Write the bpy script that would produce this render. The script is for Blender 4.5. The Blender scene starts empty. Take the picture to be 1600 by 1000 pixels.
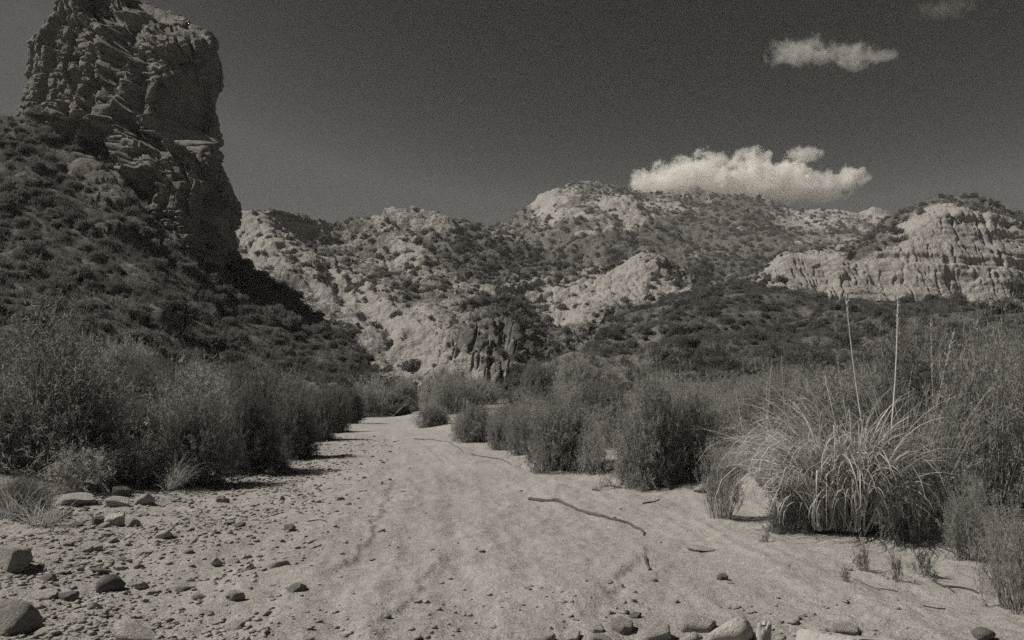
import bpy, math, random
import numpy as np
from mathutils import Vector

sc = bpy.context.scene
COL = sc.collection
random.seed(7)
RNG = np.random.default_rng(11)

# ------------------------------------------------------------------ camera
LENS = 28.0
FPX = LENS / 36.0 * 1600.0          # focal length in photograph pixels
HOR = 612.0                          # row of the horizon
PITCH = math.atan((HOR - 500.0) / FPX)
CAMZ = 1.6
cam_d = bpy.data.cameras.new("camera")
cam_d.lens = LENS
cam_d.sensor_width = 36.0
cam_d.clip_start = 0.1
cam_d.clip_end = 30000.0
cam = bpy.data.objects.new("camera", cam_d)
COL.objects.link(cam)
cam.location = (0, 0, CAMZ)
cam.rotation_euler = (math.pi / 2 + PITCH, 0, 0)
sc.camera = cam

# ------------------------------------------------------------------ sky, sun, exposure
SUN = np.array([-0.66, 0.03, 0.75]); SUN /= np.linalg.norm(SUN)
SUN_EL = math.asin(SUN[2])
world = bpy.data.worlds.new("World")
sc.world = world
world.use_nodes = True
nt = world.node_tree
nt.nodes.clear()
sky = nt.nodes.new("ShaderNodeTexSky")
sky.sky_type = 'NISHITA'
sky.sun_disc = False
sky.sun_elevation = SUN_EL
sky.sun_rotation = math.atan2(SUN[0], SUN[1])
sky.air_density = 1.0
sky.dust_density = 0.7
sky.ozone_density = 1.0
sep = nt.nodes.new("ShaderNodeSeparateColor")        # black and white film behind a red filter: only red records
tint = nt.nodes.new("ShaderNodeMix"); tint.data_type = 'RGBA'; tint.blend_type = 'MULTIPLY'
tint.inputs[0].default_value = 1.0
tint.inputs[7].default_value = (1.0, 0.985, 0.97, 1)
bg = nt.nodes.new("ShaderNodeBackground")
bg.inputs[1].default_value = 0.074
wo = nt.nodes.new("ShaderNodeOutputWorld")
nt.links.new(sky.outputs[0], sep.inputs[0])
def wmath(op, a, v):
    n = nt.nodes.new("ShaderNodeMath"); n.operation = op
    nt.links.new(a, n.inputs[0]); n.inputs[1].default_value = v
    return n.outputs[0]
film = wmath('POWER', wmath('MINIMUM', wmath('DIVIDE', sep.outputs[0], 2.25), 0.99), 4.8)   # contrast of the film
nt.links.new(film, tint.inputs[6])
nt.links.new(tint.outputs[2], bg.inputs[0])
nt.links.new(bg.outputs[0], wo.inputs[0])

sun_d = bpy.data.lights.new("sun", 'SUN')
sun_d.energy = 4.9
sun_d.angle = math.radians(0.5)
sun_d.color = (1.0, 0.935, 0.835)
sun = bpy.data.objects.new("sun", sun_d)
COL.objects.link(sun)
sun.rotation_euler = Vector(SUN).to_track_quat('Z', 'Y').to_euler()
sun.location = (-50, 0, 80)

vs = sc.view_settings
vs.view_transform = 'Standard'
vs.look = 'None'
vs.exposure = 0.0
vs.gamma = 1.0
vs.use_curve_mapping = False
cy = sc.cycles
cy.volume_step_rate = 0.2
cy.volume_max_steps = 256
cy.max_bounces = 8
cy.diffuse_bounces = 3
cy.glossy_bounces = 1
cy.transmission_bounces = 1
cy.volume_bounces = 8
cy.transparent_max_bounces = 6
cy.use_denoising = False
cy.use_adaptive_sampling = True
cy.adaptive_threshold = 0.25
cy.adaptive_min_samples = 64
cy.caustics_reflective = False
cy.caustics_refractive = False

# ------------------------------------------------------------------ numpy noise
def _h(ix, iy, iz, s):
    n = (ix.astype(np.int64) * 374761393 + iy.astype(np.int64) * 668265263 +
         iz.astype(np.int64) * 2147483647 + s * 974711) & 0xFFFFFFFF
    n = ((n ^ (n >> 13)) * 1274126177) & 0xFFFFFFFF
    n = ((n ^ (n >> 15)) * 2246822519) & 0xFFFFFFFF
    return ((n ^ (n >> 16)) & 0xFFFFFF) / float(0xFFFFFF)

def vnoise(p, s=0):
    """smooth value noise in -1..1; p (...,3)"""
    f = np.floor(p)
    t = p - f
    t = t * t * t * (t * (t * 6 - 15) + 10)
    ix, iy, iz = f[..., 0], f[..., 1], f[..., 2]
    r = 0
    for dx in (0, 1):
        wx = t[..., 0] if dx else 1 - t[..., 0]
        for dy in (0, 1):
            wy = t[..., 1] if dy else 1 - t[..., 1]
            for dz in (0, 1):
                wz = t[..., 2] if dz else 1 - t[..., 2]
                r = r + wx * wy * wz * _h(ix + dx, iy + dy, iz + dz, s)
    return r * 2 - 1

ROT = np.array([[0.8, 0.6, 0], [-0.48, 0.64, 0.6], [0.36, -0.48, 0.8]])
def fbm(p, octv=4, s=0, gain=0.5):
    a, r, tot = 1.0, 0, 0
    for o in range(octv):
        r = r + a * vnoise(p, s + o * 17)
        tot += a
        p = p @ ROT.T * 2.03 + 3.7
        a *= gain
    return r / tot * 1.6

def ridged(p, octv=4, s=0, gain=0.5):
    a, r, tot = 1.0, 0, 0
    for o in range(octv):
        r = r + a * (1 - 2 * np.abs(vnoise(p, s + o * 19)))
        tot += a
        p = p @ ROT.T * 2.07 + 1.3
        a *= gain
    return r / tot

def worley(p, s=0):
    """F1, F2, random value of the nearest cell"""
    f = np.floor(p)
    shp = p.shape[:-1]
    f1 = np.full(shp, 9.0); f2 = np.full(shp, 9.0); cid = np.zeros(shp)
    for dx in (-1, 0, 1):
        for dy in (-1, 0, 1):
            for dz in (-1, 0, 1):
                cx, cy_, cz = f[..., 0] + dx, f[..., 1] + dy, f[..., 2] + dz
                jx = _h(cx, cy_, cz, s + 1); jy = _h(cx, cy_, cz, s + 2); jz = _h(cx, cy_, cz, s + 3)
                d = np.sqrt((cx + jx - p[..., 0]) ** 2 + (cy_ + jy - p[..., 1]) ** 2 + (cz + jz - p[..., 2]) ** 2)
                v = _h(cx, cy_, cz, s + 4)
                near = d < f1
                f2 = np.where(near, f1, np.minimum(f2, d))
                cid = np.where(near, v, cid)
                f1 = np.where(near, d, f1)
    return f1, f2, cid

def sstep(a, b, x):
    t = np.clip((x - a) / (b - a), 0, 1)
    return t * t * (3 - 2 * t)

def v3(x, y, z):
    return np.stack(np.broadcast_arrays(np.asarray(x, float), np.asarray(y, float), np.asarray(z, float)), -1)

# ------------------------------------------------------------------ mesh helpers
def mesh_np(name, verts, faces, mats=None, smooth=False, attrs=None):
    verts = np.asarray(verts, np.float32).reshape(-1, 3)
    faces = np.asarray(faces, np.int32)
    k = faces.shape[1]
    me = bpy.data.meshes.new(name)
    me.vertices.add(len(verts))
    me.vertices.foreach_set("co", verts.ravel())
    me.loops.add(faces.size)
    me.loops.foreach_set("vertex_index", faces.ravel())
    me.polygons.add(len(faces))
    me.polygons.foreach_set("loop_start", np.arange(0, faces.size, k, dtype=np.int32))
    me.polygons.foreach_set("loop_total", np.full(len(faces), k, np.int32))
    if smooth:
        me.polygons.foreach_set("use_smooth", np.ones(len(faces), bool))
    for an, av in (attrs or {}).items():
        at_ = me.attributes.new(an, 'FLOAT', 'POINT')
        at_.data.foreach_set("value", np.asarray(av, np.float32).ravel())
    me.update()
    me.validate()
    for m in (mats or []):
        me.materials.append(m)
    return me

def grid_faces(nr, nc, wrap=False):
    r = np.arange(nr - 1)[:, None]
    c = np.arange(nc if wrap else nc - 1)[None, :]
    c2 = (c + 1) % nc
    a = r * nc + c; b = r * nc + c2; d = (r + 1) * nc + c; e = (r + 1) * nc + c2
    return np.stack([a, b, e, d], -1).reshape(-1, 4)

def link(name, me, parent=None, loc=None, label=None, cat=None, group=None, kind=None):
    o = bpy.data.objects.new(name, me)
    COL.objects.link(o)
    if parent is not None:
        o.parent = parent
    if loc is not None:
        o.location = loc
    if label: o["label"] = label
    if cat: o["category"] = cat
    if group: o["group"] = group
    if kind: o["kind"] = kind
    return o

def thing(name, label, cat, loc=(0, 0, 0), rz=0.0, scale=(1, 1, 1), group=None):
    o = link(name, None, loc=loc, label=label, cat=cat, group=group)
    o.rotation_euler = (0, 0, rz)
    o.scale = scale
    o.empty_display_size = 0.3
    return o

# ------------------------------------------------------------------ pixel <-> place
def ray(px, py):
    u = (np.asarray(px, float) - 800.0) / FPX
    w = (500.0 - np.asarray(py, float)) / FPX
    c, s = math.cos(PITCH), math.sin(PITCH)
    dy = c - w * s
    dz = s + w * c
    return u / dy, dz / dy          # x and z per metre of forward depth

def at(px, py, Y):
    rx, rz = ray(px, py)
    return v3(rx * Y, np.asarray(Y, float), CAMZ + rz * Y)

# ------------------------------------------------------------------ materials
def new_mat(name):
    m = bpy.data.materials.new(name)
    m.use_nodes = True
    t = m.node_tree
    b = t.nodes["Principled BSDF"]
    b.inputs["Roughness"].default_value = 0.95
    b.inputs["Specular IOR Level"].default_value = 0.12
    return m, t, b

def N(t, typ, **kw):
    n = t.nodes.new(typ)
    for k, v in kw.items():
        setattr(n, k, v)
    return n

def noise_n(t, co, scale, detail=4.0, rough=0.55, dist=0.0):
    n = N(t, "ShaderNodeTexNoise")
    n.inputs["Scale"].default_value = scale
    n.inputs["Detail"].default_value = detail
    n.inputs["Roughness"].default_value = rough
    n.inputs["Distortion"].default_value = dist
    t.links.new(co, n.inputs["Vector"])
    return n.outputs["Fac"]

def ramp_n(t, fac, stops):
    n = N(t, "ShaderNodeValToRGB")
    e = n.color_ramp.elements
    while len(e) < len(stops):
        e.new(0.5)
    for k, (p, c) in enumerate(stops):
        e[k].position = p
        e[k].color = (*((c, c, c) if not isinstance(c, tuple) else c), 1)
    t.links.new(fac, n.inputs[0])
    return n.outputs[0]

def mix_n(t, fac, a, b, mode='MIX'):
    n = N(t, "ShaderNodeMix", data_type='RGBA', blend_type=mode)
    for sock, v in ((n.inputs[0], fac), (n.inputs[6], a), (n.inputs[7], b)):
        if isinstance(v, (int, float)):
            if sock == n.inputs[0]:
                sock.default_value = v
            else:
                sock.default_value = (v, v, v, 1)
        elif isinstance(v, tuple):
            sock.default_value = (*v, 1)
        else:
            t.links.new(v, sock)
    return n.outputs[2]

def math_n(t, op, a, b=None):
    n = N(t, "ShaderNodeMath", operation=op)
    for k, v in enumerate((a, b)):
        if v is None: continue
        if isinstance(v, (int, float)): n.inputs[k].default_value = v
        else: t.links.new(v, n.inputs[k])
    return n.outputs[0]

def bump_n(t, b, height, dist, strength=1.0):
    n = N(t, "ShaderNodeBump")
    n.inputs["Strength"].default_value = strength
    n.inputs["Distance"].default_value = dist
    t.links.new(height, n.inputs["Height"])
    t.links.new(n.outputs[0], b.inputs["Normal"])

def pos_n(t):
    return N(t, "ShaderNodeNewGeometry").outputs["Position"]

def obj_n(t):
    return N(t, "ShaderNodeTexCoord").outputs["Object"]

def attr_n(t, name):
    return N(t, "ShaderNodeAttribute", attribute_name=name).outputs["Fac"]

def W(v):                                  # warm grey, as the toned print shows it
    return (v, v * 0.968, v * 0.935)

# sand of the wash
m_sand, t, b = new_mat("sand")
p = pos_n(t)
c = ramp_n(t, noise_n(t, p, 0.55, 6, 0.6), [(0.25, W(0.36)), (0.75, W(0.44))])
c = mix_n(t, 1.0, c, ramp_n(t, noise_n(t, p, 9, 5, 0.7), [(0.3, 0.80), (0.7, 1.12)]), 'MULTIPLY')
c = mix_n(t, 1.0, c, ramp_n(t, noise_n(t, p, 70, 3, 0.8), [(0.34, 0.50), (0.52, 1.0), (0.75, 1.25)]), 'MULTIPLY')
gr = attr_n(t, "gravel")
spk = ramp_n(t, noise_n(t, p, 24, 4, 0.75), [(0.36, 0.52), (0.5, 0.95), (0.7, 1.15)])
c = mix_n(t, gr, c, mix_n(t, 1.0, c, spk, 'MULTIPLY'))
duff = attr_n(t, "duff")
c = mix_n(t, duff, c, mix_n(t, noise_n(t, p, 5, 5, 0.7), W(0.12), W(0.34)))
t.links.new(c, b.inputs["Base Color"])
mp = N(t, "ShaderNodeMapping"); mp.inputs["Scale"].default_value = (3.2, 0.7, 1.0); mp.inputs["Rotation"].default_value = (0, 0, 0.12)
t.links.new(p, mp.inputs["Vector"])
flow = noise_n(t, mp.outputs[0], 1.0, 5, 0.65, 0.6)
c = mix_n(t, 1.0, c, ramp_n(t, flow, [(0.3, 0.93), (0.7, 1.05)]), 'MULTIPLY')
t.links.new(c, b.inputs["Base Color"])
hgt = math_n(t, 'ADD', noise_n(t, p, 7, 6, 0.65), math_n(t, 'MULTIPLY', noise_n(t, p, 60, 4, 0.7), 0.35))
hgt = math_n(t, 'ADD', hgt, math_n(t, 'MULTIPLY', flow, 0.3))
bump_n(t, b, hgt, 0.06, 0.9)

# hillsides: pale broken rock where the attribute "rock" is high, scrubby soil elsewhere
def hill_mat(name, k, rock_c=0.48, scrub_c=0.17, bump=1.0):
    m, t, b = new_mat(name)
    p = pos_n(t)
    rk = attr_n(t, "rock")
    n1 = noise_n(t, p, 0.09 * k, 6, 0.62)
    n2 = noise_n(t, p, 0.55 * k, 5, 0.7)
    n3 = noise_n(t, p, 2.6 * k, 4, 0.75)
    f = math_n(t, 'ADD', rk, math_n(t, 'MULTIPLY', math_n(t, 'SUBTRACT', n2, 0.5), 1.5))
    f = math_n(t, 'ADD', f, math_n(t, 'MULTIPLY', math_n(t, 'SUBTRACT', n1, 0.5), 0.9))
    f = math_n(t, 'ADD', f, math_n(t, 'MULTIPLY', math_n(t, 'SUBTRACT', n3, 0.5), 1.0))
    rocky = ramp_n(t, n2, [(0.25, W(rock_c * 0.74)), (0.7, W(rock_c * 1.08))])
    scrub = ramp_n(t, n3, [(0.3, W(scrub_c * 0.6)), (0.7, W(scrub_c * 1.45))])
    c = mix_n(t, ramp_n(t, f, [(0.30, 0.0), (0.62, 1.0)]), scrub, rocky)
    c = mix_n(t, 1.0, c, ramp_n(t, n3, [(0.32, 0.58), (0.6, 1.12)]), 'MULTIPLY')
    c = mix_n(t, 1.0, c, ramp_n(t, noise_n(t, p, 7.0 * k, 3, 0.8), [(0.36, 0.55), (0.52, 1.0), (0.75, 1.15)]), 'MULTIPLY')
    t.links.new(c, b.inputs["Base Color"])
    h = math_n(t, 'ADD', n2, math_n(t, 'MULTIPLY', n3, 0.5))
    bump_n(t, b, h, 1.4 * bump / k, 0.9)
    return m

m_far = hill_mat("far_hillside_rock", 0.55)
m_mid = hill_mat("hillside_rock", 1.0)
m_cliff = hill_mat("cliff_rock", 1.0, rock_c=0.48)
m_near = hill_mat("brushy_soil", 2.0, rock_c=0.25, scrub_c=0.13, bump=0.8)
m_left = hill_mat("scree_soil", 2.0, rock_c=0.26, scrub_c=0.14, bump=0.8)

m_butte, t, b = new_mat("butte_rock")
p = pos_n(t)
n1 = noise_n(t, p, 0.25, 6, 0.65); n2 = noise_n(t, p, 1.6, 6, 0.7); n3 = noise_n(t, p, 7, 4, 0.7)
c = ramp_n(t, n1, [(0.3, W(0.23)), (0.7, W(0.36))])
c = mix_n(t, 1.0, c, ramp_n(t, n2, [(0.3, 0.62), (0.68, 1.2)]), 'MULTIPLY')
c = mix_n(t, 1.0, c, ramp_n(t, n3, [(0.3, 0.75), (0.7, 1.15)]), 'MULTIPLY')
c = mix_n(t, ramp_n(t, attr_n(t, "rock"), [(0.2, 0.0), (0.8, 1.0)]), W(0.12), c)
t.links.new(c, b.inputs["Base Color"])
bump_n(t, b, math_n(t, 'ADD', n2, math_n(t, 'MULTIPLY', n3, 0.4)), 0.7, 0.9)

def stone_mat(name, v):
    m, t, b = new_mat(name)
    p = obj_n(t)
    info = N(t, "ShaderNodeObjectInfo").outputs["Random"]
    c = ramp_n(t, noise_n(t, p, 1.6, 6, 0.65), [(0.3, W(v * 0.78)), (0.72, W(v * 1.18))])
    c = mix_n(t, 1.0, c, ramp_n(t, noise_n(t, p, 14, 4, 0.75), [(0.3, 0.72), (0.7, 1.15)]), 'MULTIPLY')
    c = mix_n(t, 1.0, c, ramp_n(t, info, [(0.0, 0.78), (1.0, 1.15)]), 'MULTIPLY')
    t.links.new(c, b.inputs["Base Color"])
    bump_n(t, b, noise_n(t, p, 6, 6, 0.7), 0.12, 0.7)
    return m
m_stone_pale = stone_mat("pale_stone", 0.50)
m_stone = stone_mat("stone", 0.40)
m_stone_dark = stone_mat("dark_stone", 0.22)

def leaf_mat(name, lo, hi, scale=3.0, thin=0.4):
    m, t, b = new_mat(name)
    p = obj_n(t)
    info = N(t, "ShaderNodeObjectInfo").outputs["Random"]
    c = ramp_n(t, noise_n(t, p, scale, 3, 0.7), [(0.3, (lo, lo * 0.99, lo * 0.97)), (0.7, (hi, hi * 0.99, hi * 0.97))])
    c = mix_n(t, 1.0, c, ramp_n(t, noise_n(t, p, scale * 14, 2, 0.7), [(0.3, 0.65), (0.7, 1.4)]), 'MULTIPLY')
    c = mix_n(t, 1.0, c, ramp_n(t, info, [(0.0, 0.75), (1.0, 1.25)]), 'MULTIPLY')
    t.links.new(c, b.inputs["Base Color"])
    b.inputs["Roughness"].default_value = 0.8
    if thin > 0:                                   # thin leaves let some light through
        tr = N(t, "ShaderNodeBsdfTranslucent"); t.links.new(c, tr.inputs[0])
        mx = N(t, "ShaderNodeMixShader"); mx.inputs[0].default_value = thin
        t.links.new(b.outputs[0], mx.inputs[1]); t.links.new(tr.outputs[0], mx.inputs[2])
        t.links.new(mx.outputs[0], t.nodes["Material Output"].inputs["Surface"])
    return m
m_leaf = leaf_mat("shrub_leaf", 0.27, 0.42, 3.0, 0.55)
m_leaf_pale = leaf_mat("pale_shrub_leaf", 0.32, 0.48, 3.0, 0.55)
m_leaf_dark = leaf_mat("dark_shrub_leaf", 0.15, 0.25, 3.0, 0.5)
m_leaf_hill = leaf_mat("hill_shrub_leaf", 0.14, 0.23, 0.7)
m_twig = leaf_mat("twig_bark", 0.16, 0.34, 6, 0)
m_straw = leaf_mat("straw_blade", 0.34, 0.62, 4)
m_stalk = leaf_mat("straw_stalk", 0.5, 0.62, 4, 0.2)
m_drygrass = leaf_mat("dry_grass", 0.13, 0.23, 1.0)
m_wood = leaf_mat("weathered_wood", 0.05, 0.10, 5, 0)
m_wood_grey = leaf_mat("bleached_wood", 0.22, 0.38, 5, 0)

# ------------------------------------------------------------------ ground
def interp_y(pts):
    ys = np.array([q[0] for q in pts], float); xs = np.array([q[1] for q in pts], float)
    return lambda y: np.interp(y, ys, xs)

x_left = interp_y([(-5, -9), (7, -8.2), (10.5, -6.9), (14.7, -5.1), (18.9, -4.8), (24.9, -6.1), (38, -7.9), (46, -8.6), (60, -12), (80, -20)])
x_right = interp_y([(-5, 7), (5, 5.6), (6.9, 4.9), (8.3, 3.9), (9.5, 3.1), (12, 2.8), (13.1, 1.8), (15.9, 0.75), (18.9, -0.05), (28.4, -2.3), (36, -4.4), (46, -6.5), (60, -9.5), (80, -15)])
trackA = interp_y([(3, -0.9), (6.9, -1.5), (13.3, -2.05), (22, -3.3), (36, -5.6), (50, -7.5)])
trackB = interp_y([(3, 0.05), (5.1, -0.28), (8.3, -0.55), (13.3, -0.95), (22, -2.1), (36, -4.9), (50, -7.0)])
trackC = interp_y([(3, 0.0), (5.6, 0.45), (6.2, 0.7), (7.65, 1.08), (9.5, 1.15), (13, 0.6), (20, -0.9), (36, -4.7), (50, -7)])

def px_line(pts):
    q = sorted([(1.6 * FPX / (v - HOR), (u - 800) / FPX * 1.6 * FPX / (v - HOR)) for u, v in pts])
    return interp_y(q)
scarpA = px_line([(620, 725), (612, 760), (600, 795), (572, 848), (545, 872), (505, 900), (470, 930)])
scarpB = px_line([(1005, 850), (990, 872), (968, 902), (930, 932), (870, 958)])
scarpC = px_line([(700, 830), (690, 870), (650, 920), (600, 970), (570, 1000)])

def ground_parts(x, y):
    x = np.asarray(x, float); y = np.asarray(y, float)
    wob = vnoise(v3(x * 0.0 + 3, y / 1.1, 0.5), 5) * 0.25
    dl = x_left(y) - x + wob
    dr = x - x_right(y) + wob
    near = np.exp(-np.maximum(np.hypot(x, y) - 12, 0) / 25.0)
    z = 0.05 * fbm(v3(x / 2.6, y / 3.4, 0), 3, 1) + 0.026 * fbm(v3(x / 0.55, y / 0.8, 1), 4, 2) * near
    z = z + 0.012 * fbm(v3(x / 0.16, y / 0.2, 2), 3, 3) * near
    z = z + 0.03 * near * ridged(v3((x - trackA(y)) / 0.7 + 0.3 * vnoise(v3(y / 2, x, 0), 11), y / 7.0, 3), 3, 12) * sstep(1.0, -0.5, dl)
    for sc_, y0_, y1_, h_ in ((scarpA, 6.8, 14.5, 0.035), (scarpB, 5.8, 9.0, 0.028), (scarpC, 5.0, 8.5, 0.025)):
        uu = x - sc_(y) - 0.06 * vnoise(v3(y * 3.0, 0, 7), 13) - 0.03 * vnoise(v3(y * 9.0, 0, 7), 14)
        z = z + h_ * (sstep(0.03, -0.03, uu) * np.exp(-np.clip(-uu, 0, 9) / 0.5)) * sstep(y0_, y0_ + 0.8, y) * sstep(y1_, y1_ - 0.8, y)
    cl1, cl2, cid_ = worley(v3(x / 0.12, y / 0.16, 0.5), 15) if np.size(x) > 1 else (0.5, 0.5, 0.5)
    z = z + 0.010 * near * (cid_ - 0.5) * sstep(-0.1, 0.5, vnoise(v3(x / 0.8, y / 1.2, 6), 16))
    for tr, w, d in ((trackA, 0.16, 0.020), (trackB, 0.17, 0.022), (trackC, 0.10, 0.014)):
        u = (x - tr(y) - 0.05 * vnoise(v3(y / 2.0, 0, 7), 8)) / w
        z = z + d * near * (-np.exp(-u * u) + 0.55 * np.exp(-(np.abs(u) - 1.9) ** 2 * 2.0)) * (0.5 + 0.5 * vnoise(v3(x / 2, y / 2.5, 4), 9) * 0.9)
    z = z + 0.34 * sstep(0, 2.6, dl) + 0.10 * np.clip(dl - 2.0, 0, 40)
    z = z + 0.24 * sstep(0, 2.4, dr) + 0.07 * np.clip(dr - 2.0, 0, 40)
    far = sstep(70, 140, np.hypot(x, y))
    z = z * (1 - far) - 1.0 * far
    return z, dl, dr

def gz(x, y):
    return ground_parts(x, y)[0]

def on_ground(px, py):
    Y = 12.0
    rx, rz = ray(px, py)
    Y = 1.6 / max(-float(rz), 0.012)
    for _ in range(25):
        z = float(gz(float(rx) * Y, Y))
        Yn = (CAMZ - z) / max(-float(rz), 0.004)
        Y = 0.5 * Y + 0.5 * min(Yn, 90)
    return np.array([float(rx) * Y, Y, float(gz(float(rx) * Y, Y))])

def build_ground():
    fine = np.linspace(-38, 38, 620)
    coarse = np.concatenate([np.linspace(38, 322, 72)[1:-1]])
    az = np.radians(np.concatenate([fine, coarse]))
    r = np.concatenate([np.linspace(0.05, 3.4, 14), 3.5 * 1.0078 ** np.arange(370)])
    r = np.concatenate([r, r[-1] * 1.16 ** np.arange(1, 30)])
    R, A = np.meshgrid(r, az, indexing='ij')
    x = R * np.sin(A); y = R * np.cos(A)
    z, dl, dr = ground_parts(x, y)
    left = sstep(0.6, -3.4, x - trackA(y) + 0.8 * vnoise(v3(x / 1.5, y / 1.5, 0), 31))
    bottom = sstep(6.5, 5.0, y + 0.5 * vnoise(v3(x, y, 0), 32)) * 0.6
    gravel = np.clip(np.maximum(left, bottom) + 0.35 * fbm(v3(x, y, 9), 3, 33), 0, 1)
    patch = fbm(v3(x / 0.9, y / 0.9, 5), 4, 34)
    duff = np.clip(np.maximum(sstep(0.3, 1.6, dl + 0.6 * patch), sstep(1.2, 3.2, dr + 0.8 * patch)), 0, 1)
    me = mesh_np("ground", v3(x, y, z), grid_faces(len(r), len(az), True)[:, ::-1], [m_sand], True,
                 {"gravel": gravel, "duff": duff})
    return link("ground", me, kind="structure")
build_ground()

# ------------------------------------------------------------------ hills
def smooth1(a, n):
    if n < 2: return a
    k = np.hanning(n + 2)[1:-1]; k /= k.sum()
    p = np.pad(a, (n, n), mode='edge')
    return np.convolve(p, k, mode='same')[n:-n]

class Layer:
    """a hillside: control columns give (row, forward distance) from foot to crest; the back falls away behind the crest"""
    def __init__(self, cols, nc, nr, back, nb=14, back_slope=0.75, smooth=9, xscale=1.0):
        px0 = np.array([c[0] for c in cols], float)
        px = np.linspace(px0[0], px0[-1], nc)
        k = len(cols[0][1])
        PY = np.array([[q[0] for q in c[1]] for c in cols], float)
        YY = np.array([[q[1] for q in c[1]] for c in cols], float)
        py = np.stack([smooth1(np.interp(px, px0, PY[:, i]), smooth if i == k - 1 else smooth * 3) for i in range(k)], 0)
        yy = np.stack([smooth1(np.interp(px, px0, YY[:, i]), smooth * 4) for i in range(k)], 0)
        seg = np.abs(np.diff(PY.mean(1) if False else PY.mean(0))) + 8
        s = np.concatenate([[0], np.cumsum(seg)]); s /= s[-1]
        tt = np.linspace(0, 1, nr)
        idx = np.clip(np.searchsorted(s, tt, side='right') - 1, 0, k - 2)
        fr = (tt - s[idx]) / (s[idx + 1] - s[idx])
        pyg = py[idx] * (1 - fr)[:, None] + py[idx + 1] * fr[:, None]
        yyg = yy[idx] * (1 - fr)[:, None] + yy[idx + 1] * fr[:, None]
        # soften the corners between control rows
        ker = np.hanning(9)[1:-1]; ker /= ker.sum()
        for g in (pyg, yyg):
            q = np.pad(g, ((3, 3), (0, 0)), mode='reflect', reflect_type='odd')
            g[:] = sum(ker[j] * q[j:j + nr] for j in range(7))
        pxg = np.broadcast_to(px, pyg.shape)
        P = at(pxg, pyg, yyg)
        d = back * (np.linspace(0, 1, nb + 1)[1:] ** 1.5)
        B = P[-1][None] + v3(0 * d, d, -d * back_slope * np.minimum(1, 0.35 + d / back))[:, None, :]
        bx = B[..., 0] * (B[..., 1] / P[-1][None, :, 1]) ** 0.3
        B[..., 0] = bx
        self.P = np.concatenate([P, B], 0)
        self.px = np.concatenate([pxg, np.broadcast_to(px, (nb, nc))], 0)
        self.py = np.concatenate([pyg, np.broadcast_to(pyg[-1], (nb, nc))], 0)
        self.t = np.concatenate([tt, np.full(nb, 1.0)])[:, None] * np.ones((1, nc))
        self.front = np.concatenate([np.ones((nr, nc)), np.zeros((nb, nc))], 0)
        self.nr = nr
    def normals(self):
        du = np.gradient(self.P, axis=1); dv = np.gradient(self.P, axis=0)
        n = np.cross(du, dv)
        return n / (np.linalg.norm(n, axis=-1, keepdims=True) + 1e-9)
    def displace(self, d):
        self.P = self.P + self.normals() * d[..., None]
    def build(self, name, mat, rock):
        self.rock = rock
        me = mesh_np(name, self.P, grid_faces(*self.P.shape[:2]), [mat], True, {"rock": rock})
        self.ob = link(name, me, kind="structure")
        return self.ob

def blob(px, py, cx, cy_, rx, ry, ang=0.0):
    a = math.radians(ang)
    dx, dy = px - cx, py - cy_
    u = (dx * math.cos(a) + dy * math.sin(a)) / rx
    v = (-dx * math.sin(a) + dy * math.cos(a)) / ry
    return np.exp(-(u * u + v * v) ** 1.5)

def strata(P, per, tilt=(0.05, 0.0), sharp=3.0, s=0):
    """bedding: ledges that stand proud, thickness varying"""
    z = P[..., 2] + tilt[0] * P[..., 0] + tilt[1] * P[..., 1]
    z = z / per + 0.6 * fbm(P / (per * 9), 3, s)
    a = vnoise(v3(z, 0.3, 0.7), s + 3) + 0.5 * vnoise(v3(z * 2.3, 1.3, 0.2), s + 4)
    return np.tanh(a * sharp)

# far ridge
def rows(crest, mid, foot):
    return [foot, mid, crest]
crestA = [(560, 420), (640, 385), (700, 362), (760, 353), (780, 349), (810, 335), (830, 322), (852, 305), (872, 294), (905, 286), (940, 286), (965, 290),
          (1000, 298), (1050, 304), (1085, 308), (1120, 307), (1170, 308), (1210, 314), (1250, 322), (1300, 328), (1335, 333), (1360, 332), (1385, 334), (1430, 345), (1500, 380), (1560, 410)]
A = Layer([(x, [(520, 420), (y + 92, 560), (y + 45, 700), (y, 860)]) for x, y in crestA], 620, 190, 500, smooth=5)
P = A.P
def cracks(a, w):
    return sstep(w, 0.0, np.abs(a))
big = ridged(v3(P[..., 0] / 150, P[..., 1] / 150, P[..., 2] / 220), 3, 41)
gul = cracks(vnoise(v3((P[..., 0] + 12 * fbm(P / 60, 3, 39)) / 34, P[..., 1] / 240, P[..., 2] / 150), 46), 0.45)
A.displace((17 * big - 7 * gul) * A.front * (1 - 0.6 * A.t) + 2.2 * fbm(P / 22, 4, 42) + 1.9 * fbm(P / 5, 4, 47) + 1.8 * strata(P, 7, (0.12, 0.0), 2.0, 43) * sstep(-0.2, 0.4, fbm(P / 60, 2, 44)))
rockA = 0.28 + 0.20 * fbm(P / 45, 3, 45) + 0.30 * fbm(P / 12, 3, 48)
for e in ((885, 352, 40, 18, 0), (960, 330, 45, 16, 25), (1285, 340, 62, 20, 5), (870, 315, 40, 12, -30), (1040, 330, 60, 10, 10), (960, 365, 50, 9, -15), (1230, 350, 30, 12, -25), (1360, 335, 30, 8, 10)):
    rockA = rockA + 0.62 * blob(A.px, A.py, *e)
for e in ((1000, 380, 90, 22, -10), (1120, 350, 70, 25, 10), (760, 395, 90, 25, 0), (1200, 385, 60, 26, -25)):
    rockA = rockA - 0.38 * blob(A.px, A.py, *e)
A.build("far_ridge", m_far, np.clip(rockA, 0, 1))

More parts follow.
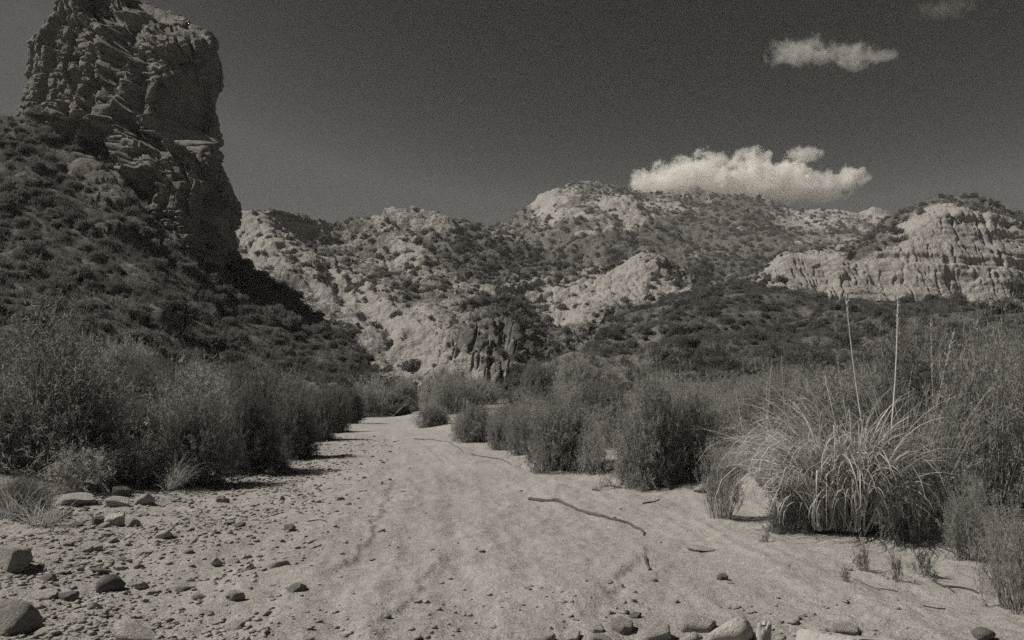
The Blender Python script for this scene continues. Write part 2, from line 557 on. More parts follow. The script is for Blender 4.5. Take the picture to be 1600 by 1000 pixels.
# right hill with its cliffs
crestD = [(1090, 470), (1130, 455), (1170, 440), (1200, 425), (1230, 398), (1270, 391), (1310, 386), (1350, 376), (1385, 357), (1410, 334), (1435, 320), (1470, 307), (1500, 306), (1530, 311), (1560, 320), (1600, 333), (1680, 350), (1780, 362), (1900, 380)]
colsD = []
for x, y in crestD:
    ctop = np.interp(x, [1090, 1170, 1230, 1310, 1400, 1450, 1500, 1550, 1600, 1900], [475, 452, 408, 398, 372, 345, 334, 340, 372, 420])
    ctop = max(ctop, y + 5)
    ctop = min(ctop, 478)
    colsD.append((x, [(540, 190), (478, 236), (470, 240), (ctop, 262), (y, 262 + (ctop - y) * 1.5 + 12)]))
D = Layer(colsD, 560, 220, 260, smooth=5)
P = D.P
cliff = np.clip(sstep(486, 470, D.py) * D.front, 0, 1)
fl1 = vnoise(v3((P[..., 0] + 1.2 * fbm(P / 6, 2, 57)) / 4.2, P[..., 1] / 16, P[..., 2] / 40), 51)
fl2 = vnoise(v3((P[..., 0] + 0.6 * fbm(P / 3, 2, 58)) / 1.7, P[..., 1] / 9, P[..., 2] / 16), 52)
hb = vnoise(v3(P[..., 0] / 40, 0.3, (P[..., 2] + 0.06 * P[..., 0] + 1.5 * fbm(P / 16, 2, 59)) / 2.6), 60)
amp = 0.5 + 0.5 * sstep(-0.2, 0.5, fbm(P / 24, 2, 50))
D.displace(3.0 * fbm(P / 30, 3, 53) + cliff * amp * (0.4 * fl1 - 2.0 * cracks(fl1, 0.14) - 1.1 * cracks(fl2, 0.15) - 0.6 * cracks(hb, 0.14)) + 0.5 * strata(P, 3.0, (0.10, 0), 2.6, 54) + 0.35 * fbm(P / 5, 3, 55) + 0.22 * fbm(P / 1.6, 3, 49))
rockD = 0.30 + 0.2 * fbm(P / 20, 3, 56)
for e in ((1290, 430, 90, 36, 0), (1370, 430, 90, 40, -5), (1480, 400, 110, 62, 0), (1570, 420, 60, 60, 0), (1500, 345, 80, 25, 5)):
    rockD = rockD + 0.75 * blob(D.px, D.py, *e)
for e in ((1400, 345, 60, 12, -28), (1370, 385, 60, 9, -18), (1560, 335, 90, 9, 14), (1360, 425, 40, 7, -10), (1596, 440, 12, 30, 0), (1240, 395, 40, 6, -10)):
    rockD = rockD - 0.7 * blob(D.px, D.py, *e)
D.build("right_hill", m_cliff, np.clip(rockD, 0, 1))

# middle hill: the pale slope left of the valley and the pale spur right of it
crestB = [(200, 420), (300, 375), (350, 350), (370, 344), (398, 329), (430, 322), (452, 323), (480, 334), (520, 346), (565, 343), (600, 335), (628, 331), (680, 335), (712, 341), (745, 350),
          (775, 362), (810, 378), (850, 396), (890, 410), (930, 412), (960, 406), (985, 400), (1008, 398), (1030, 403), (1055, 413), (1085, 430), (1110, 446), (1140, 462), (1180, 480), (1240, 500)]
DX = [200, 430, 560, 700, 800, 860, 920, 1000, 1100, 1240]
D1 = [118, 120, 122, 122, 125, 134, 140, 145, 150, 150]
D2 = [140, 142, 147, 136, 138, 160, 168, 168, 165, 165]
D3 = [200, 190, 187, 172, 178, 214, 210, 205, 195, 195]
D4 = [260, 240, 238, 232, 244, 272, 262, 254, 240, 240]
D5 = [300, 300, 345, 340, 345, 345, 318, 276, 262, 280]
colsB = []
for x, y in crestB:
    d1, d2, d3, d4, d5 = (float(np.interp(x, DX, q)) for q in (D1, D2, D3, D4, D5))
    r4 = max(450, y + 10); r3 = max(512, r4 + 14); r2 = max(585, r3 + 12)
    colsB.append((x, [(668, 114), (634, d1), (r2, d2), (r3, d3), (r4, d4), (y, d5)]))
B = Layer(colsB, 900, 320, 220, smooth=5)
P = B.P
q = P[..., 0] * 0.62 + P[..., 2] * 0.78          # across the gullies, which run down to the right
l = P[..., 0] * 0.78 - P[..., 2] * 0.62
right = sstep(840, 900, B.px)
q2 = P[..., 0] * 0.70 - P[..., 2] * 0.7
def cracks(a, w):
    return sstep(w, 0.0, np.abs(a))
wob = 2.5 * fbm(P / 14, 3, 70)
def gullies(wq):
    return cracks(vnoise(v3(wq / 11, l / 120, P[..., 1] / 160), 71), 0.42) + 0.5 * cracks(vnoise(v3(wq / 4.6, l / 60, P[..., 1] / 90), 78), 0.35)
gully = gullies(q + wob) * (1 - right) + gullies(q2 + wob) * right
face = np.clip(blob(B.px, B.py, 775, 575, 85, 68, 15) * 1.6, 0, 1)     # fluted low cliff above the bend
spur = np.clip(1.5 * blob(B.px, B.py, 1000, 440, 105, 40, 12) + 1.3 * blob(B.px, B.py, 860, 445, 130, 26, -2), 0, 1)
fl1 = vnoise(v3(P[..., 0] / 3.0, P[..., 1] / 14, P[..., 2] / 26), 73); fl2 = vnoise(v3(P[..., 0] / 1.3, P[..., 1] / 9, P[..., 2] / 12), 79)
led = strata(P, 2.4, (-0.30, 0), 2.0, 75)
B.displace(3.0 * fbm(P / 38, 3, 72) - 2.3 * gully * (1 - face) * (1 - 0.6 * spur) * B.front + 0.8 * fbm(P / 7, 4, 74) + (0.35 + 0.6 * spur * sstep(1.0, 0.86, B.t)) * led + 0.75 * fbm(P / 2.2, 4, 76)
           + face * (1.5 - 1.5 * cracks(fl1, 0.30) - 0.8 * cracks(fl2, 0.25)) - spur * 0.7 * cracks(fl1, 0.22) * sstep(1.0, 0.86, B.t)
           - 2.6 * blob(B.px, B.py, 802, 592, 9, 10, -30) - 1.6 * blob(B.px, B.py, 727, 620, 5, 26) - 1.6 * blob(B.px, B.py, 765, 610, 4, 26) - 1.4 * blob(B.px, B.py, 790, 620, 4, 16))
rockB = 0.50 - 0.16 * gully + 0.20 * fbm(P / 14, 3, 77)
for e in ((440, 345, 55, 20, 15), (640, 525, 130, 40, 33), (400, 400, 60, 60, 0), (690, 590, 80, 25, 10), (640, 385, 25, 30, 0), (560, 470, 120, 22, 35), (830, 630, 22, 10, -20),
          (1000, 440, 95, 28, 12), (930, 455, 60, 22, -15), (860, 445, 90, 12, -3), (880, 482, 30, 24, 20), (760, 440, 50, 12, 5)):
    rockB = rockB + 0.42 * blob(B.px, B.py, *e)
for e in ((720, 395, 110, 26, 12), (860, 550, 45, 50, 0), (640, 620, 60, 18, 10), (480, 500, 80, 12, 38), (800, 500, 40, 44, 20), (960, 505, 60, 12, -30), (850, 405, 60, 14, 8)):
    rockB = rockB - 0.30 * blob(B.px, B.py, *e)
rockB = rockB - 0.22 * face
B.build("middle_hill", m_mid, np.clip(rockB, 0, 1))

# brushy slope on the right bank
crestE = [(800, 650), (850, 628), (875, 606), (900, 574), (930, 545), (960, 522), (1000, 497), (1050, 476), (1090, 462), (1130, 453), (1165, 450), (1200, 453), (1250, 460), (1300, 466), (1350, 464),
          (1420, 461), (1480, 466), (1550, 470), (1620, 472), (1750, 470), (1950, 470)]
colsE = []
for x, y in crestE:
    yc = float(np.interp(x, [800, 900, 1000, 1160, 1400, 1600, 1950], [78, 105, 140, 150, 125, 100, 80]))
    y0 = float(np.interp(x, [800, 900, 1000, 1160, 1400, 1600, 1950], [60, 50, 38, 26, 20, 17, 15]))
    colsE.append((x, [(HOR + (CAMZ + 0.6) / y0 * FPX, y0), (min(600 + 0 * x, 0.35 * y + 0.65 * 648), y0 + 0.35 * (yc - y0)), (0.72 * y + 0.28 * 640, y0 + 0.68 * (yc - y0)), (y, yc)]))
E = Layer(colsE, 440, 190, 120, smooth=7)
P = E.P
E.displace((3.2 * ridged(v3(P[..., 0] / 30, P[..., 1] / 30, P[..., 2] / 60), 3, 81) * sstep(0.15, 0.5, E.t) * E.front + 0.5 * fbm(P / 5, 4, 82)) * sstep(20, 60, P[..., 1]))
rockE = 0.34 + 0.22 * fbm(P / 10, 3, 83)
for e in ((1230, 530, 40, 10, -40), (990, 560, 60, 10, -30), (900, 590, 14, 20, 0)):
    rockE = rockE + 0.35 * blob(E.px, E.py, *e)
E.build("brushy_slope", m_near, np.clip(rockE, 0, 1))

# scree slope below the butte on the left
crestF = [(-500, 90), (-300, 120), (-120, 165), (0, 192), (60, 190), (140, 205), (220, 260), (290, 330), (340, 390), (366, 412), (400, 434), (432, 450), (470, 480), (505, 508), (545, 545), (580, 590), (610, 630), (640, 655)]
colsF = []
for x, y in crestF:
    yc = float(np.interp(x, [-500, 0, 140, 300, 366, 470, 580, 640], [90, 96, 98, 96, 98, 90, 74, 62]))
    y0 = float(np.interp(x, [-500, 0, 200, 400, 500, 580, 640], [15, 20, 24, 34, 44, 54, 58]))
    foot = max(664, y + 8)
    colsF.append((x, [(HOR + (CAMZ + 0.6) / (y0 - 4) * FPX, y0 - 4), (0.28 * y + 0.72 * foot, y0 + 0.30 * (yc - y0)), (0.62 * y + 0.38 * foot, y0 + 0.66 * (yc - y0)), (y, yc)]))
F = Layer(colsF, 520, 230, 90, smooth=7)
P = F.P
q = P[..., 0] * 0.6 + P[..., 2] * 0.8
f1, f2, cid = worley(P / 2.6, 92)
crag = sstep(0.1, 0.6, fbm(P / 9, 3, 95) + 0.9 * blob(F.px, F.py, 180, 270, 130, 45, 25) + 0.5 * blob(F.px, F.py, 470, 480, 90, 20, 40) - 0.15) * sstep(35, 60, P[..., 1])
F.displace((1.6 * ridged(v3(q / 9, P[..., 1] / 40, P[..., 0] / 60), 3, 91) * F.front + 0.5 * fbm(P / 3.5, 4, 93)) * sstep(18, 50, P[..., 1])
           + crag * (1.6 * (cid - 0.3) + 0.5 * strata(P, 1.6, (0.1, 0), 2.5, 94)))
rockF = 0.22 + 0.2 * fbm(P / 6, 3, 96) + 0.55 * crag
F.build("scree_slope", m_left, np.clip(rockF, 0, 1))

# ------------------------------------------------------------------ the butte
def build_butte():
    Yc = 104.0
    rowsL = [(-40, 112), (-20, 98), (0, 90), (18, 74), (40, 50), (65, 32), (105, 28), (145, 22), (185, 8), (230, 10), (300, 10), (430, 30)]
    rowsR = [(-40, 196), (-20, 200), (6, 204), (14, 210), (17, 250), (27, 270), (30, 292), (48, 300), (54, 328), (70, 338), (110, 343), (140, 346), (165, 342), (215, 337), (240, 337), (262, 346), (300, 364), (325, 361), (345, 358), (430, 355)]
    ny, na = 400, 640
    yp = np.linspace(430, -22, ny)
    L_ = np.interp(yp, [q[0] for q in rowsL], [q[1] for q in rowsL])
    R_ = np.interp(yp, [q[0] for q in rowsR], [q[1] for q in rowsR])
    PL = at(L_, yp, Yc); PR = at(R_, yp, Yc)
    cx = (PL[:, 0] + PR[:, 0]) / 2; a = (PR[:, 0] - PL[:, 0]) / 2 * 0.95
    z = PL[:, 2]
    bdep = 0.62 * a + 1.0 + 9.0 * np.clip((430 - 0 - (430 - yp)) / 430.0, 0, 1) ** 0.9
    th = np.linspace(0, 2 * math.pi, na, endpoint=False)
    e = 0.5
    ct = np.sign(np.cos(th)) * np.abs(np.cos(th)) ** e
    st = np.sign(np.sin(th)) * np.abs(np.sin(th)) ** e
    X = cx[:, None] + a[:, None] * ct[None]
    # the plan is skewed: the front turns a little towards the left
    Yv = Yc + bdep[:, None] * st[None] + 0.30 * a[:, None] * ct[None] * -1.0 * 0 + 0.45 * a[:, None] * (-ct[None])
    Z = np.broadcast_to(z[:, None], X.shape).copy()
    near_ = np.minimum(Yv, Yc + 1.0) / Yc
    X = X * near_; Z = CAMZ + (Z - CAMZ) * near_
    P = v3(X, Yv, Z)
    def nrm(P):
        du = np.roll(P, -1, 1) - np.roll(P, 1, 1); dv = np.gradient(P, axis=0)
        n = np.cross(du, dv); return n / (np.linalg.norm(n, axis=-1, keepdims=True) + 1e-9)
    pxl = 800 + FPX * P[..., 0] / P[..., 1]; pyl = np.broadcast_to(yp[:, None], pxl.shape)
    frontm = sstep(0.2, -0.3, st)[None]
    n = nrm(P)
    # beds of uneven thickness, each broken by its own upright joints
    arc = np.cumsum(np.hypot(*(np.diff(np.concatenate([P[:, :1], P], 1)[..., :2], axis=1).transpose(2, 0, 1))), axis=1)
    arc = arc[200][None] * np.ones((ny, 1))
    def beds(thick, seed, dip=0.06, wob=0.5):
        zz = P[..., 2] + dip * P[..., 0] + wob * fbm(P / (thick * 3.5), 3, seed)
        g_ = np.random.default_rng(seed)
        cuts_ = np.cumsum(thick * g_.uniform(0.45, 1.6, 160)) - 8
        k_ = np.searchsorted(cuts_, zz)
        lo = cuts_[np.clip(k_ - 1, 0, 159)]; hi = cuts_[np.clip(k_, 0, 159)]
        return k_, np.minimum(zz - lo, hi - zz)
    def joints(width, bed, seed, wob=0.35):
        ss = (arc + wob * width * vnoise(v3(arc / width, P[..., 2] / (width * 1.2), bed * 0.7), seed)) / width + bed * 7.31 % 13.0
        c_ = np.floor(ss)
        best = np.full(ss.shape, 9.0); sec = np.full(ss.shape, 9.0); idv = np.zeros(ss.shape)
        for dx in (-1, 0, 1):
            jx_ = c_ + dx + _h(c_ + dx, bed, 0 * bed, seed)
            dd = np.abs(ss - jx_)
            near_ = dd < best
            sec = np.where(near_, best, np.minimum(sec, dd))
            idv = np.where(near_, _h(c_ + dx, bed, 0 * bed + 3, seed), idv)
            best = np.where(near_, dd, best)
        return idv, (sec - best) * width / 2
    z0 = np.zeros(P.shape[:2])
    bt, be = joints(6.5, np.floor(P[..., 2] / 16.0), 130, 0.25)          # buttresses
    k1, e1 = beds(3.4, 131); b1, j1 = joints(3.0, k1, 132)
    k2, e2 = beds(1.25, 133); b2, j2 = joints(1.35, k2, 134)
    k3, e3 = beds(0.55, 135, 0.06, 0.3); b3, j3 = joints(0.7, k3, 136)
    bed_in = _h(k1.astype(float), z0, z0, 137)
    d = 3.6 * (bt - 0.5) - 1.8 * sstep(0.6, 0.0, be) + 1.5 * (b1 - 0.5) + 0.8 * (bed_in - 0.5) - 0.9 * sstep(0.30, 0.0, np.minimum(e1, j1)) \
        + 0.9 * (b2 - 0.5) - 0.45 * sstep(0.16, 0.0, np.minimum(e2, j2)) + 0.34 * (b3 - 0.5) + 0.9 * fbm(P / 9, 3, 104) + 0.16 * fbm(P / 0.8, 3, 107)
    edge = sstep(0.97, 0.6, np.abs(ct))[None]
    d = (d - d.mean()) * (0.5 + 0.5 * edge) - 0.3
    d[-8:] *= np.linspace(1.0, 0.2, 8)[:, None]
    # the deep alcove right of centre and the ramp under it, a pillar at the right corner
    jx = 12 * fbm(P / 4, 4, 120) + 10 * (b1 - 0.5); jy = 12 * fbm(P / 4, 4, 121) + 8 * (b2 - 0.5)
    def recess(cx_, cy_, rx_, ry_, an):
        return sstep(0.16, 0.58, blob(pxl + jx, pyl + jy, cx_, cy_, rx_, ry_, an)) * frontm
    d = d - 7.0 * recess(275, 156, 56, 74, -8) - 3.2 * recess(215, 205, 62, 17, 28) - 2.6 * recess(165, 72, 15, 34, 0) - 2.2 * recess(110, 215, 26, 22, 10)
    d = d - 3.0 * recess(95, 150, 16, 34, 10) * 0.6 - 3.0 * recess(325, 340, 22, 50, -8) - 2.5 * recess(215, 300, 30, 26, 20)
    d = d + 2.2 * blob(pxl, pyl, 330, 185, 16, 70) * frontm
    P = P + n * d[..., None]
    P[..., 2] += (sstep(40, 0, pyl) * (3.2 * (bt - 0.5) + 2.0 * (b1 - 0.5)))
    # tower rises unevenly: rough top
    top = P[-1].mean(0)
    cap = []
    for s_ in (0.75, 0.45, 0.15, 0.004):
        ring = top + (P[-1] - top) * s_
        ring[:, 2] = P[-1][:, 2] + (1 - s_) * 1.2
        cap.append(ring)
    P = np.concatenate([P, np.stack(cap, 0)], 0)
    rock = 0.85 + 0.25 * fbm(P / 5, 3, 110)
    me = mesh_np("rock_butte", P, grid_faces(P.shape[0], na, True), [m_butte], False, {"rock": np.clip(rock, 0, 1)})
    return link("rock_butte", me, label="tall craggy dark rock butte with a deep shaded alcove on the left skyline", cat="rock butte")
build_butte()

# ------------------------------------------------------------------ haze
hz_m = bpy.data.materials.new("haze"); hz_m.use_nodes = True
t = hz_m.node_tree; t.nodes.clear()
hv = N(t, "ShaderNodeVolumePrincipled")
hv.inputs["Color"].default_value = (0.93, 0.93, 0.93, 1)
hv.inputs["Density"].default_value = 0.00015
hv.inputs["Anisotropy"].default_value = 0.0
t.links.new(hv.outputs[0], N(t, "ShaderNodeOutputMaterial").inputs["Volume"])
hx, hy0, hy1, hz0, hz1 = 4600.0, -4600.0, 4600.0, -12.0, 246.0
HV = [(x, y, z) for z in (hz0, hz1) for y in (hy0, hy1) for x in (-hx, hx)]
HF = [(0, 2, 3, 1), (4, 5, 7, 6), (0, 1, 5, 4), (2, 6, 7, 3), (0, 4, 6, 2), (1, 3, 7, 5)]
link("haze", mesh_np("haze", HV, HF, [hz_m]), kind="stuff")

# ------------------------------------------------------------------ shrubs
def unit(v):
    return v / (np.linalg.norm(v, axis=-1, keepdims=True) + 1e-9)

def tubes(paths, radii, sides=3):
    """paths (n,k,3), radii (n,k) -> verts, quads"""
    n, k, _ = paths.shape
    tan = unit(np.gradient(paths, axis=1))
    ref = np.where(np.abs(tan[..., 2:3]) > 0.9, np.array([1.0, 0, 0]), np.array([0, 0, 1.0]))
    u = unit(np.cross(tan, ref)); w = np.cross(tan, u)
    a = np.arange(sides) * 2 * math.pi / sides
    ring = paths[:, :, None] + radii[:, :, None, None] * (np.cos(a)[:, None] * u[:, :, None] + np.sin(a)[:, None] * w[:, :, None])
    verts = ring.reshape(-1, 3)
    i = np.arange(n)[:, None, None] * k * sides; r = np.arange(k - 1)[None, :, None] * sides; s = np.arange(sides)[None, None, :]
    s2 = (s + 1) % sides
    f = np.stack([i + r + s, i + r + s2, i + r + sides + s2, i + r + sides + s], -1).reshape(-1, 4)
    return verts, f

def shrub_meshes(seed, M=60, K=9, L=24, leaf=(0.075, 0.010), fill=0.55, up=0.35, low=0.0, lean=(0, 0), foot=0.34):
    """a many-stemmed shrub about 2 wide and 1.0 tall per unit height; returns (foliage mesh data, stem mesh data)"""
    g = np.random.default_rng(seed)
    az = g.uniform(0, 2 * math.pi, M)
    rr = np.sqrt(g.uniform(0.0, 1, M)) * g.uniform(0.75, 1.0, M)
    lob = 0.75 + 0.35 * np.sin(az * 2 + g.uniform(0, 6)) * 0.5 + 0.25 * np.sin(az * 5 + g.uniform(0, 6)) * 0.5
    hx = rr * np.cos(az) * lob + lean[0]; hy = rr * np.sin(az) * lob + lean[1]
    ev = np.arcsin(g.uniform(0.02, 1, M) ** 0.8)
    rr = np.cos(ev) * g.uniform(0.8, 1.02, M)
    hx = rr * np.cos(az) * lob + lean[0]; hy = rr * np.sin(az) * lob + lean[1]
    bump_ = 0.86 + 0.22 * vnoise(v3(hx * 1.9, hy * 1.9, seed * 0.37), seed)
    hz = low + (1 - low) * np.sin(ev) * bump_ * g.uniform(0.82, 1.12, M)
    tip = v3(hx, hy, hz)
    base = v3(foot * 0.8 * hx + g.normal(0, 0.08, M), foot * 0.8 * hy + g.normal(0, 0.08, M), -0.05 + 0 * az)
    ctl = base * 0.5 + tip * 0.5 + v3(-0.06 * np.cos(az) * rr, -0.06 * np.sin(az) * rr, 0.10 * (1 - hz) + 0.03) + g.normal(0, 0.07, (M, 3))
    s = np.linspace(0, 1, 6)[None, :, None]
    nb_ = M // 6                                   # a few bare branches stand out of the crown
    tip2 = tip.copy(); tip2[:nb_] = base[:nb_] + (tip[:nb_] - base[:nb_]) * g.uniform(1.08, 1.32, (nb_, 1)) + g.normal(0, 0.05, (nb_, 3))
    path = (1 - s) ** 2 * base[:, None] + 2 * s * (1 - s) * ctl[:, None] + s ** 2 * tip2[:, None]
    rad = 0.011 * (1 - 0.8 * s[..., 0]) * g.uniform(0.6, 1.3, (M, 1))
    sv, sf = tubes(path, rad)
    # twigs
    q = g.uniform(0.22, 1.0, (M, K)) ** 0.8
    q3 = q[..., None]
    tb = (1 - q3) ** 2 * base[:, None] + 2 * q3 * (1 - q3) * ctl[:, None] + q3 ** 2 * tip[:, None]
    tang = unit(2 * (1 - q3) * (ctl - base)[:, None] + 2 * q3 * (tip - ctl)[:, None])
    td = unit(tang * 0.45 + g.normal(0, 0.8, tb.shape) + np.array([0, 0, up]))
    tl = g.uniform(0.16, 0.42, (M, K, 1)) * fill / 0.55
    te = tb + td * tl
    tb = tb.reshape(-1, 3); te = te.reshape(-1, 3); td = td.reshape(-1, 3)
    te[:, 2] = np.maximum(te[:, 2], 0.0)
    side = unit(np.cross(td, g.normal(0, 1, td.shape))) * 0.0028
    n = len(tb)
    tv = np.stack([tb - side, tb + side, te + side * 0.4, te - side * 0.4], 1).reshape(-1, 3)
    tf = np.arange(4 * n).reshape(n, 4) + len(sv)
    stem = (np.concatenate([sv, tv]), np.concatenate([sf, tf]))
    # leaves
    u = 1.05 - 0.95 * g.uniform(0, 1, (n, L, 1)) ** 1.5
    lp = tb[:, None] + (te - tb)[:, None] * u + g.normal(0, 0.012, (n, L, 3))
    ld = unit(td[:, None] * 0.4 + g.normal(0, 0.8, (n, L, 3)) + np.array([0, 0, 0.1]))
    ll = leaf[0] * g.uniform(0.6, 1.3, (n, L, 1)); lw = leaf[1] * g.uniform(0.7, 1.3, (n, L, 1))
    sd = unit(np.cross(ld, g.normal(0, 1, ld.shape)))
    a = lp - sd * lw * 0.5; b_ = lp + sd * lw * 0.5; c_ = lp + ld * ll
    lv = np.stack([a, b_, c_], 2).reshape(-1, 3)
    lv[:, 2] = np.maximum(lv[:, 2], -0.02)
    lf = np.arange(len(lv)).reshape(-1, 3)
    return (lv, lf), stem

def make_protos(tag_, n, lm, **kw):
    out = []
    for k in range(n):
        fo, st = shrub_meshes(1000 + k * 13 + len(tag_) * 101, **kw)
        out.append((mesh_np(tag_ + "_foliage", *fo, [lm]), mesh_np(tag_ + "_stem", *st, [m_twig])))
    return out

P_dense = make_protos("shrub", 6, m_leaf, M=120, K=11, L=20, leaf=(0.058, 0.0105), foot=0.5, up=0.1)
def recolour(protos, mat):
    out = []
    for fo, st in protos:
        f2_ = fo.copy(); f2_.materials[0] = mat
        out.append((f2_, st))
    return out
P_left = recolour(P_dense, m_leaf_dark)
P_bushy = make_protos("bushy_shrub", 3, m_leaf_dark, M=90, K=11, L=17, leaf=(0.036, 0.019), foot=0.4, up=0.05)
P_open = make_protos("open_shrub", 3, m_leaf, M=60, K=9, L=15, leaf=(0.06, 0.009), low=0.12, up=0.5, foot=0.45)
P_pale = make_protos("pale_shrub", 3, m_leaf_pale, M=76, K=10, L=18, leaf=(0.06, 0.010), foot=0.65)
P_small = make_protos("seedling", 4, m_leaf_hill, M=13, K=6, L=12, leaf=(0.13, 0.026), low=0.1, up=0.3, foot=0.2)
NEAR = []
def shrub(protos, x, y, w, h, label, group=None, name="shrub", cat="shrub", rz=None, k=None, sink=0.03):
    fo, st = protos[RNG.integers(len(protos)) if k is None else k % len(protos)]
    t = thing(name, label, cat, (x, y, float(gz(x, y)) - sink), RNG.uniform(0, 6.28) if rz is None else rz, (w / 2 * 1.06, w / 2 * 1.06, h), group)
    link("foliage", fo, t)
    link("branchwork", st, t)
    NEAR.append((x, y, w))
    return t

def shrub_px(protos, px, py, wpx, hpx, label, group=None, **kw):
    x, y, z = on_ground(px, py)
    m = y / FPX
    d = wpx * m * 0.5 * 0.55               # the crown's middle stands behind its front foot
    y2 = y + d; x2 = x * y2 / y
    return shrub(protos, x2, y2, wpx * m, hpx * m * 1.03, label, group, **kw)

# --- shrubs one can single out, right bank
GR = "shrubs crowding the right bank of the wash"
shrub_px(P_dense, 676, 667, 62, 36, "small round dark shrub standing alone near the far bend of the wash", k=0)
shrub_px(P_dense, 740, 692, 84, 70, "rounded dark shrub next after the lone one by the bend on the right bank", k=1)
shrub_px(P_dense, 780, 703, 60, 58, "low dark shrub at the sand edge, leaning out from the right bank row")
shrub_px(P_pale, 812, 712, 64, 80, "lighter grey shrub between two dark shrubs on the right bank")
shrub_px(P_dense, 872, 738, 132, 124, "broad dark rounded shrub bulging onto the sand midway along the right bank", k=3)
shrub_px(P_pale, 925, 741, 70, 70, "pale thin shrub tucked between two broad dark shrubs on the right bank")
shrub_px(P_dense, 1012, 766, 140, 176, "tall dense dark shrub whose foot meets the pale sand left of the grass clumps", k=4)
shrub_px(P_dense, 1075, 752, 120, 150, "dark shrub just right of the tall dense one on the right bank")
shrub_px(P_open, 1128, 812, 84, 128, "slim open dark shrub on a narrow foot in front of the pale grass clump")
shrub_px(P_open, 1420, 862, 120, 170, "open dark shrub with thin stems right of the big grass clump")
shrub_px(P_open, 1518, 880, 110, 140, "thin leggy shrub with bare lower stems on the right sand bank")
shrub_px(P_open, 1590, 962, 150, 190, "dark straggly shrub at the lower right edge above the sand")
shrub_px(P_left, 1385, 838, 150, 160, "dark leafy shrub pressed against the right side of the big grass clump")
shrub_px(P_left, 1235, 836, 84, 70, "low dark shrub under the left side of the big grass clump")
for px, py, w, h, lab in ((1345, 893, 40, 48, "small dark seedling with forked top on the right sand"),
                          (1320, 909, 24, 34, "tiny dark sprig left of the forked seedling"),
                          (1396, 911, 34, 46, "upright dark seedling between the forked one and the bushy one"),
                          (1443, 902, 52, 52, "bushy dark seedling right of the upright one on the sand"),
                          (1195, 848, 18, 26, "tiny single dark sprig at the left foot of the big grass clump"),
                          (1112, 768, 40, 30, "low tuft of dark leaves beside the pale stone on the right bank")):
    shrub_px(P_small, px, py, w, h, lab, name="seedling", cat="seedling")

# --- left bank, singled out
GL = "thicket shrubs on the left bank"
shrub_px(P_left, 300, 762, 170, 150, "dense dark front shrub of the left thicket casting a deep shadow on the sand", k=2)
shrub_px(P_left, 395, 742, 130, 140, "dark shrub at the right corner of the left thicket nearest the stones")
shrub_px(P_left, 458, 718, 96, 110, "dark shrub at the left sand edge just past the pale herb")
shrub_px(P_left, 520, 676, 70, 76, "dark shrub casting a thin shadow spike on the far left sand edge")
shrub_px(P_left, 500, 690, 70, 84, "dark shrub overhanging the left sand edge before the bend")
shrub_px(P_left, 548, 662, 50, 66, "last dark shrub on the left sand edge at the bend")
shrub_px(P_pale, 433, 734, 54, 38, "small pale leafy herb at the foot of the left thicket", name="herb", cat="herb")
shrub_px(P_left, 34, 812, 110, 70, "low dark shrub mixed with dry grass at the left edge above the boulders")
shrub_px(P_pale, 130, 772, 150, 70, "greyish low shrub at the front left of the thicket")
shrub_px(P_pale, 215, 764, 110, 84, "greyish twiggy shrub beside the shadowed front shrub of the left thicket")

ORD = ("first second third fourth fifth sixth seventh eighth ninth tenth eleventh twelfth thirteenth fourteenth fifteenth sixteenth "
       "seventeenth eighteenth nineteenth twentieth twenty-first twenty-second twenty-third twenty-fourth twenty-fifth").split()
def row_labels(made, rows_, where):
    made = sorted(made, key=lambda q: q[0].location.y)
    n = len(made)
    for r, nm in enumerate(rows_):
        part_ = made[r * n // len(rows_):(r + 1) * n // len(rows_)]
        part_.sort(key=lambda q: q[0].location.x / q[0].location.y)
        for k, (o, tone) in enumerate(part_):
            sz = "tall" if o.scale[2] > 2.1 else "low" if o.scale[2] < 1.5 else "middling"
            o["label"] = f"{sz} {tone} shrub, {ORD[k]} from left in the {nm} row of {where}"

def free(x, y, w, f=0.36):
    return all((x - a) ** 2 + (y - b2) ** 2 > (f * (w + c2)) ** 2 for a, b2, c2 in NEAR)

def fill_thicket(n, xr, yr, wr, hr, cond, label, group, protos_w, f=0.27):
    made = tries = 0
    out = []
    while made < n and tries < n * 60:
        tries += 1
        y = RNG.uniform(*yr); x = RNG.uniform(*xr)
        w = RNG.uniform(*wr)
        if not cond(x, y, w) or not free(x, y, w, f): continue
        protos = protos_w[RNG.integers(len(protos_w))]
        out.append((shrub(protos, x, y, w, RNG.uniform(*hr) * (0.7 + 0.3 * w / wr[1]), label, group), 'greyish' if protos is P_pale else 'thin-stemmed' if protos is P_open else 'dark'))
        made += 1
    return out
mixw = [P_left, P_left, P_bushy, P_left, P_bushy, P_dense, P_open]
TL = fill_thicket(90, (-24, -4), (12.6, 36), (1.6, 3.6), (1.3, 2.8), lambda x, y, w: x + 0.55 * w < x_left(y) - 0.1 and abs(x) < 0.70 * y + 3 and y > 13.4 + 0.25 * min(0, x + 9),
             "tangled dark shrub in the dense thicket along the left bank of the wash", GL, mixw)
TS = fill_thicket(44, (-40, -9), (32, 62), (2.2, 3.6), (1.8, 2.8), lambda x, y, w: x + 0.6 * w < x_left(y) - 0.2 and abs(x) < 0.68 * y + 3,
             "dark shrub at the foot of the scree slope behind the left thicket", "shrubs at the foot of the scree slope", mixw)
TR = fill_thicket(95, (0, 26), (10.2, 34), (1.6, 3.0), (0.9, 1.75), lambda x, y, w: x - 0.6 * w > x_right(y) + 0.2 and x < 0.70 * y + 2 and not (y < 12.5 and x < 5.2),
             "dark shrub in the dense brush on the right bank behind the sand edge", GR, [P_dense, P_dense, P_bushy, P_open, P_pale])
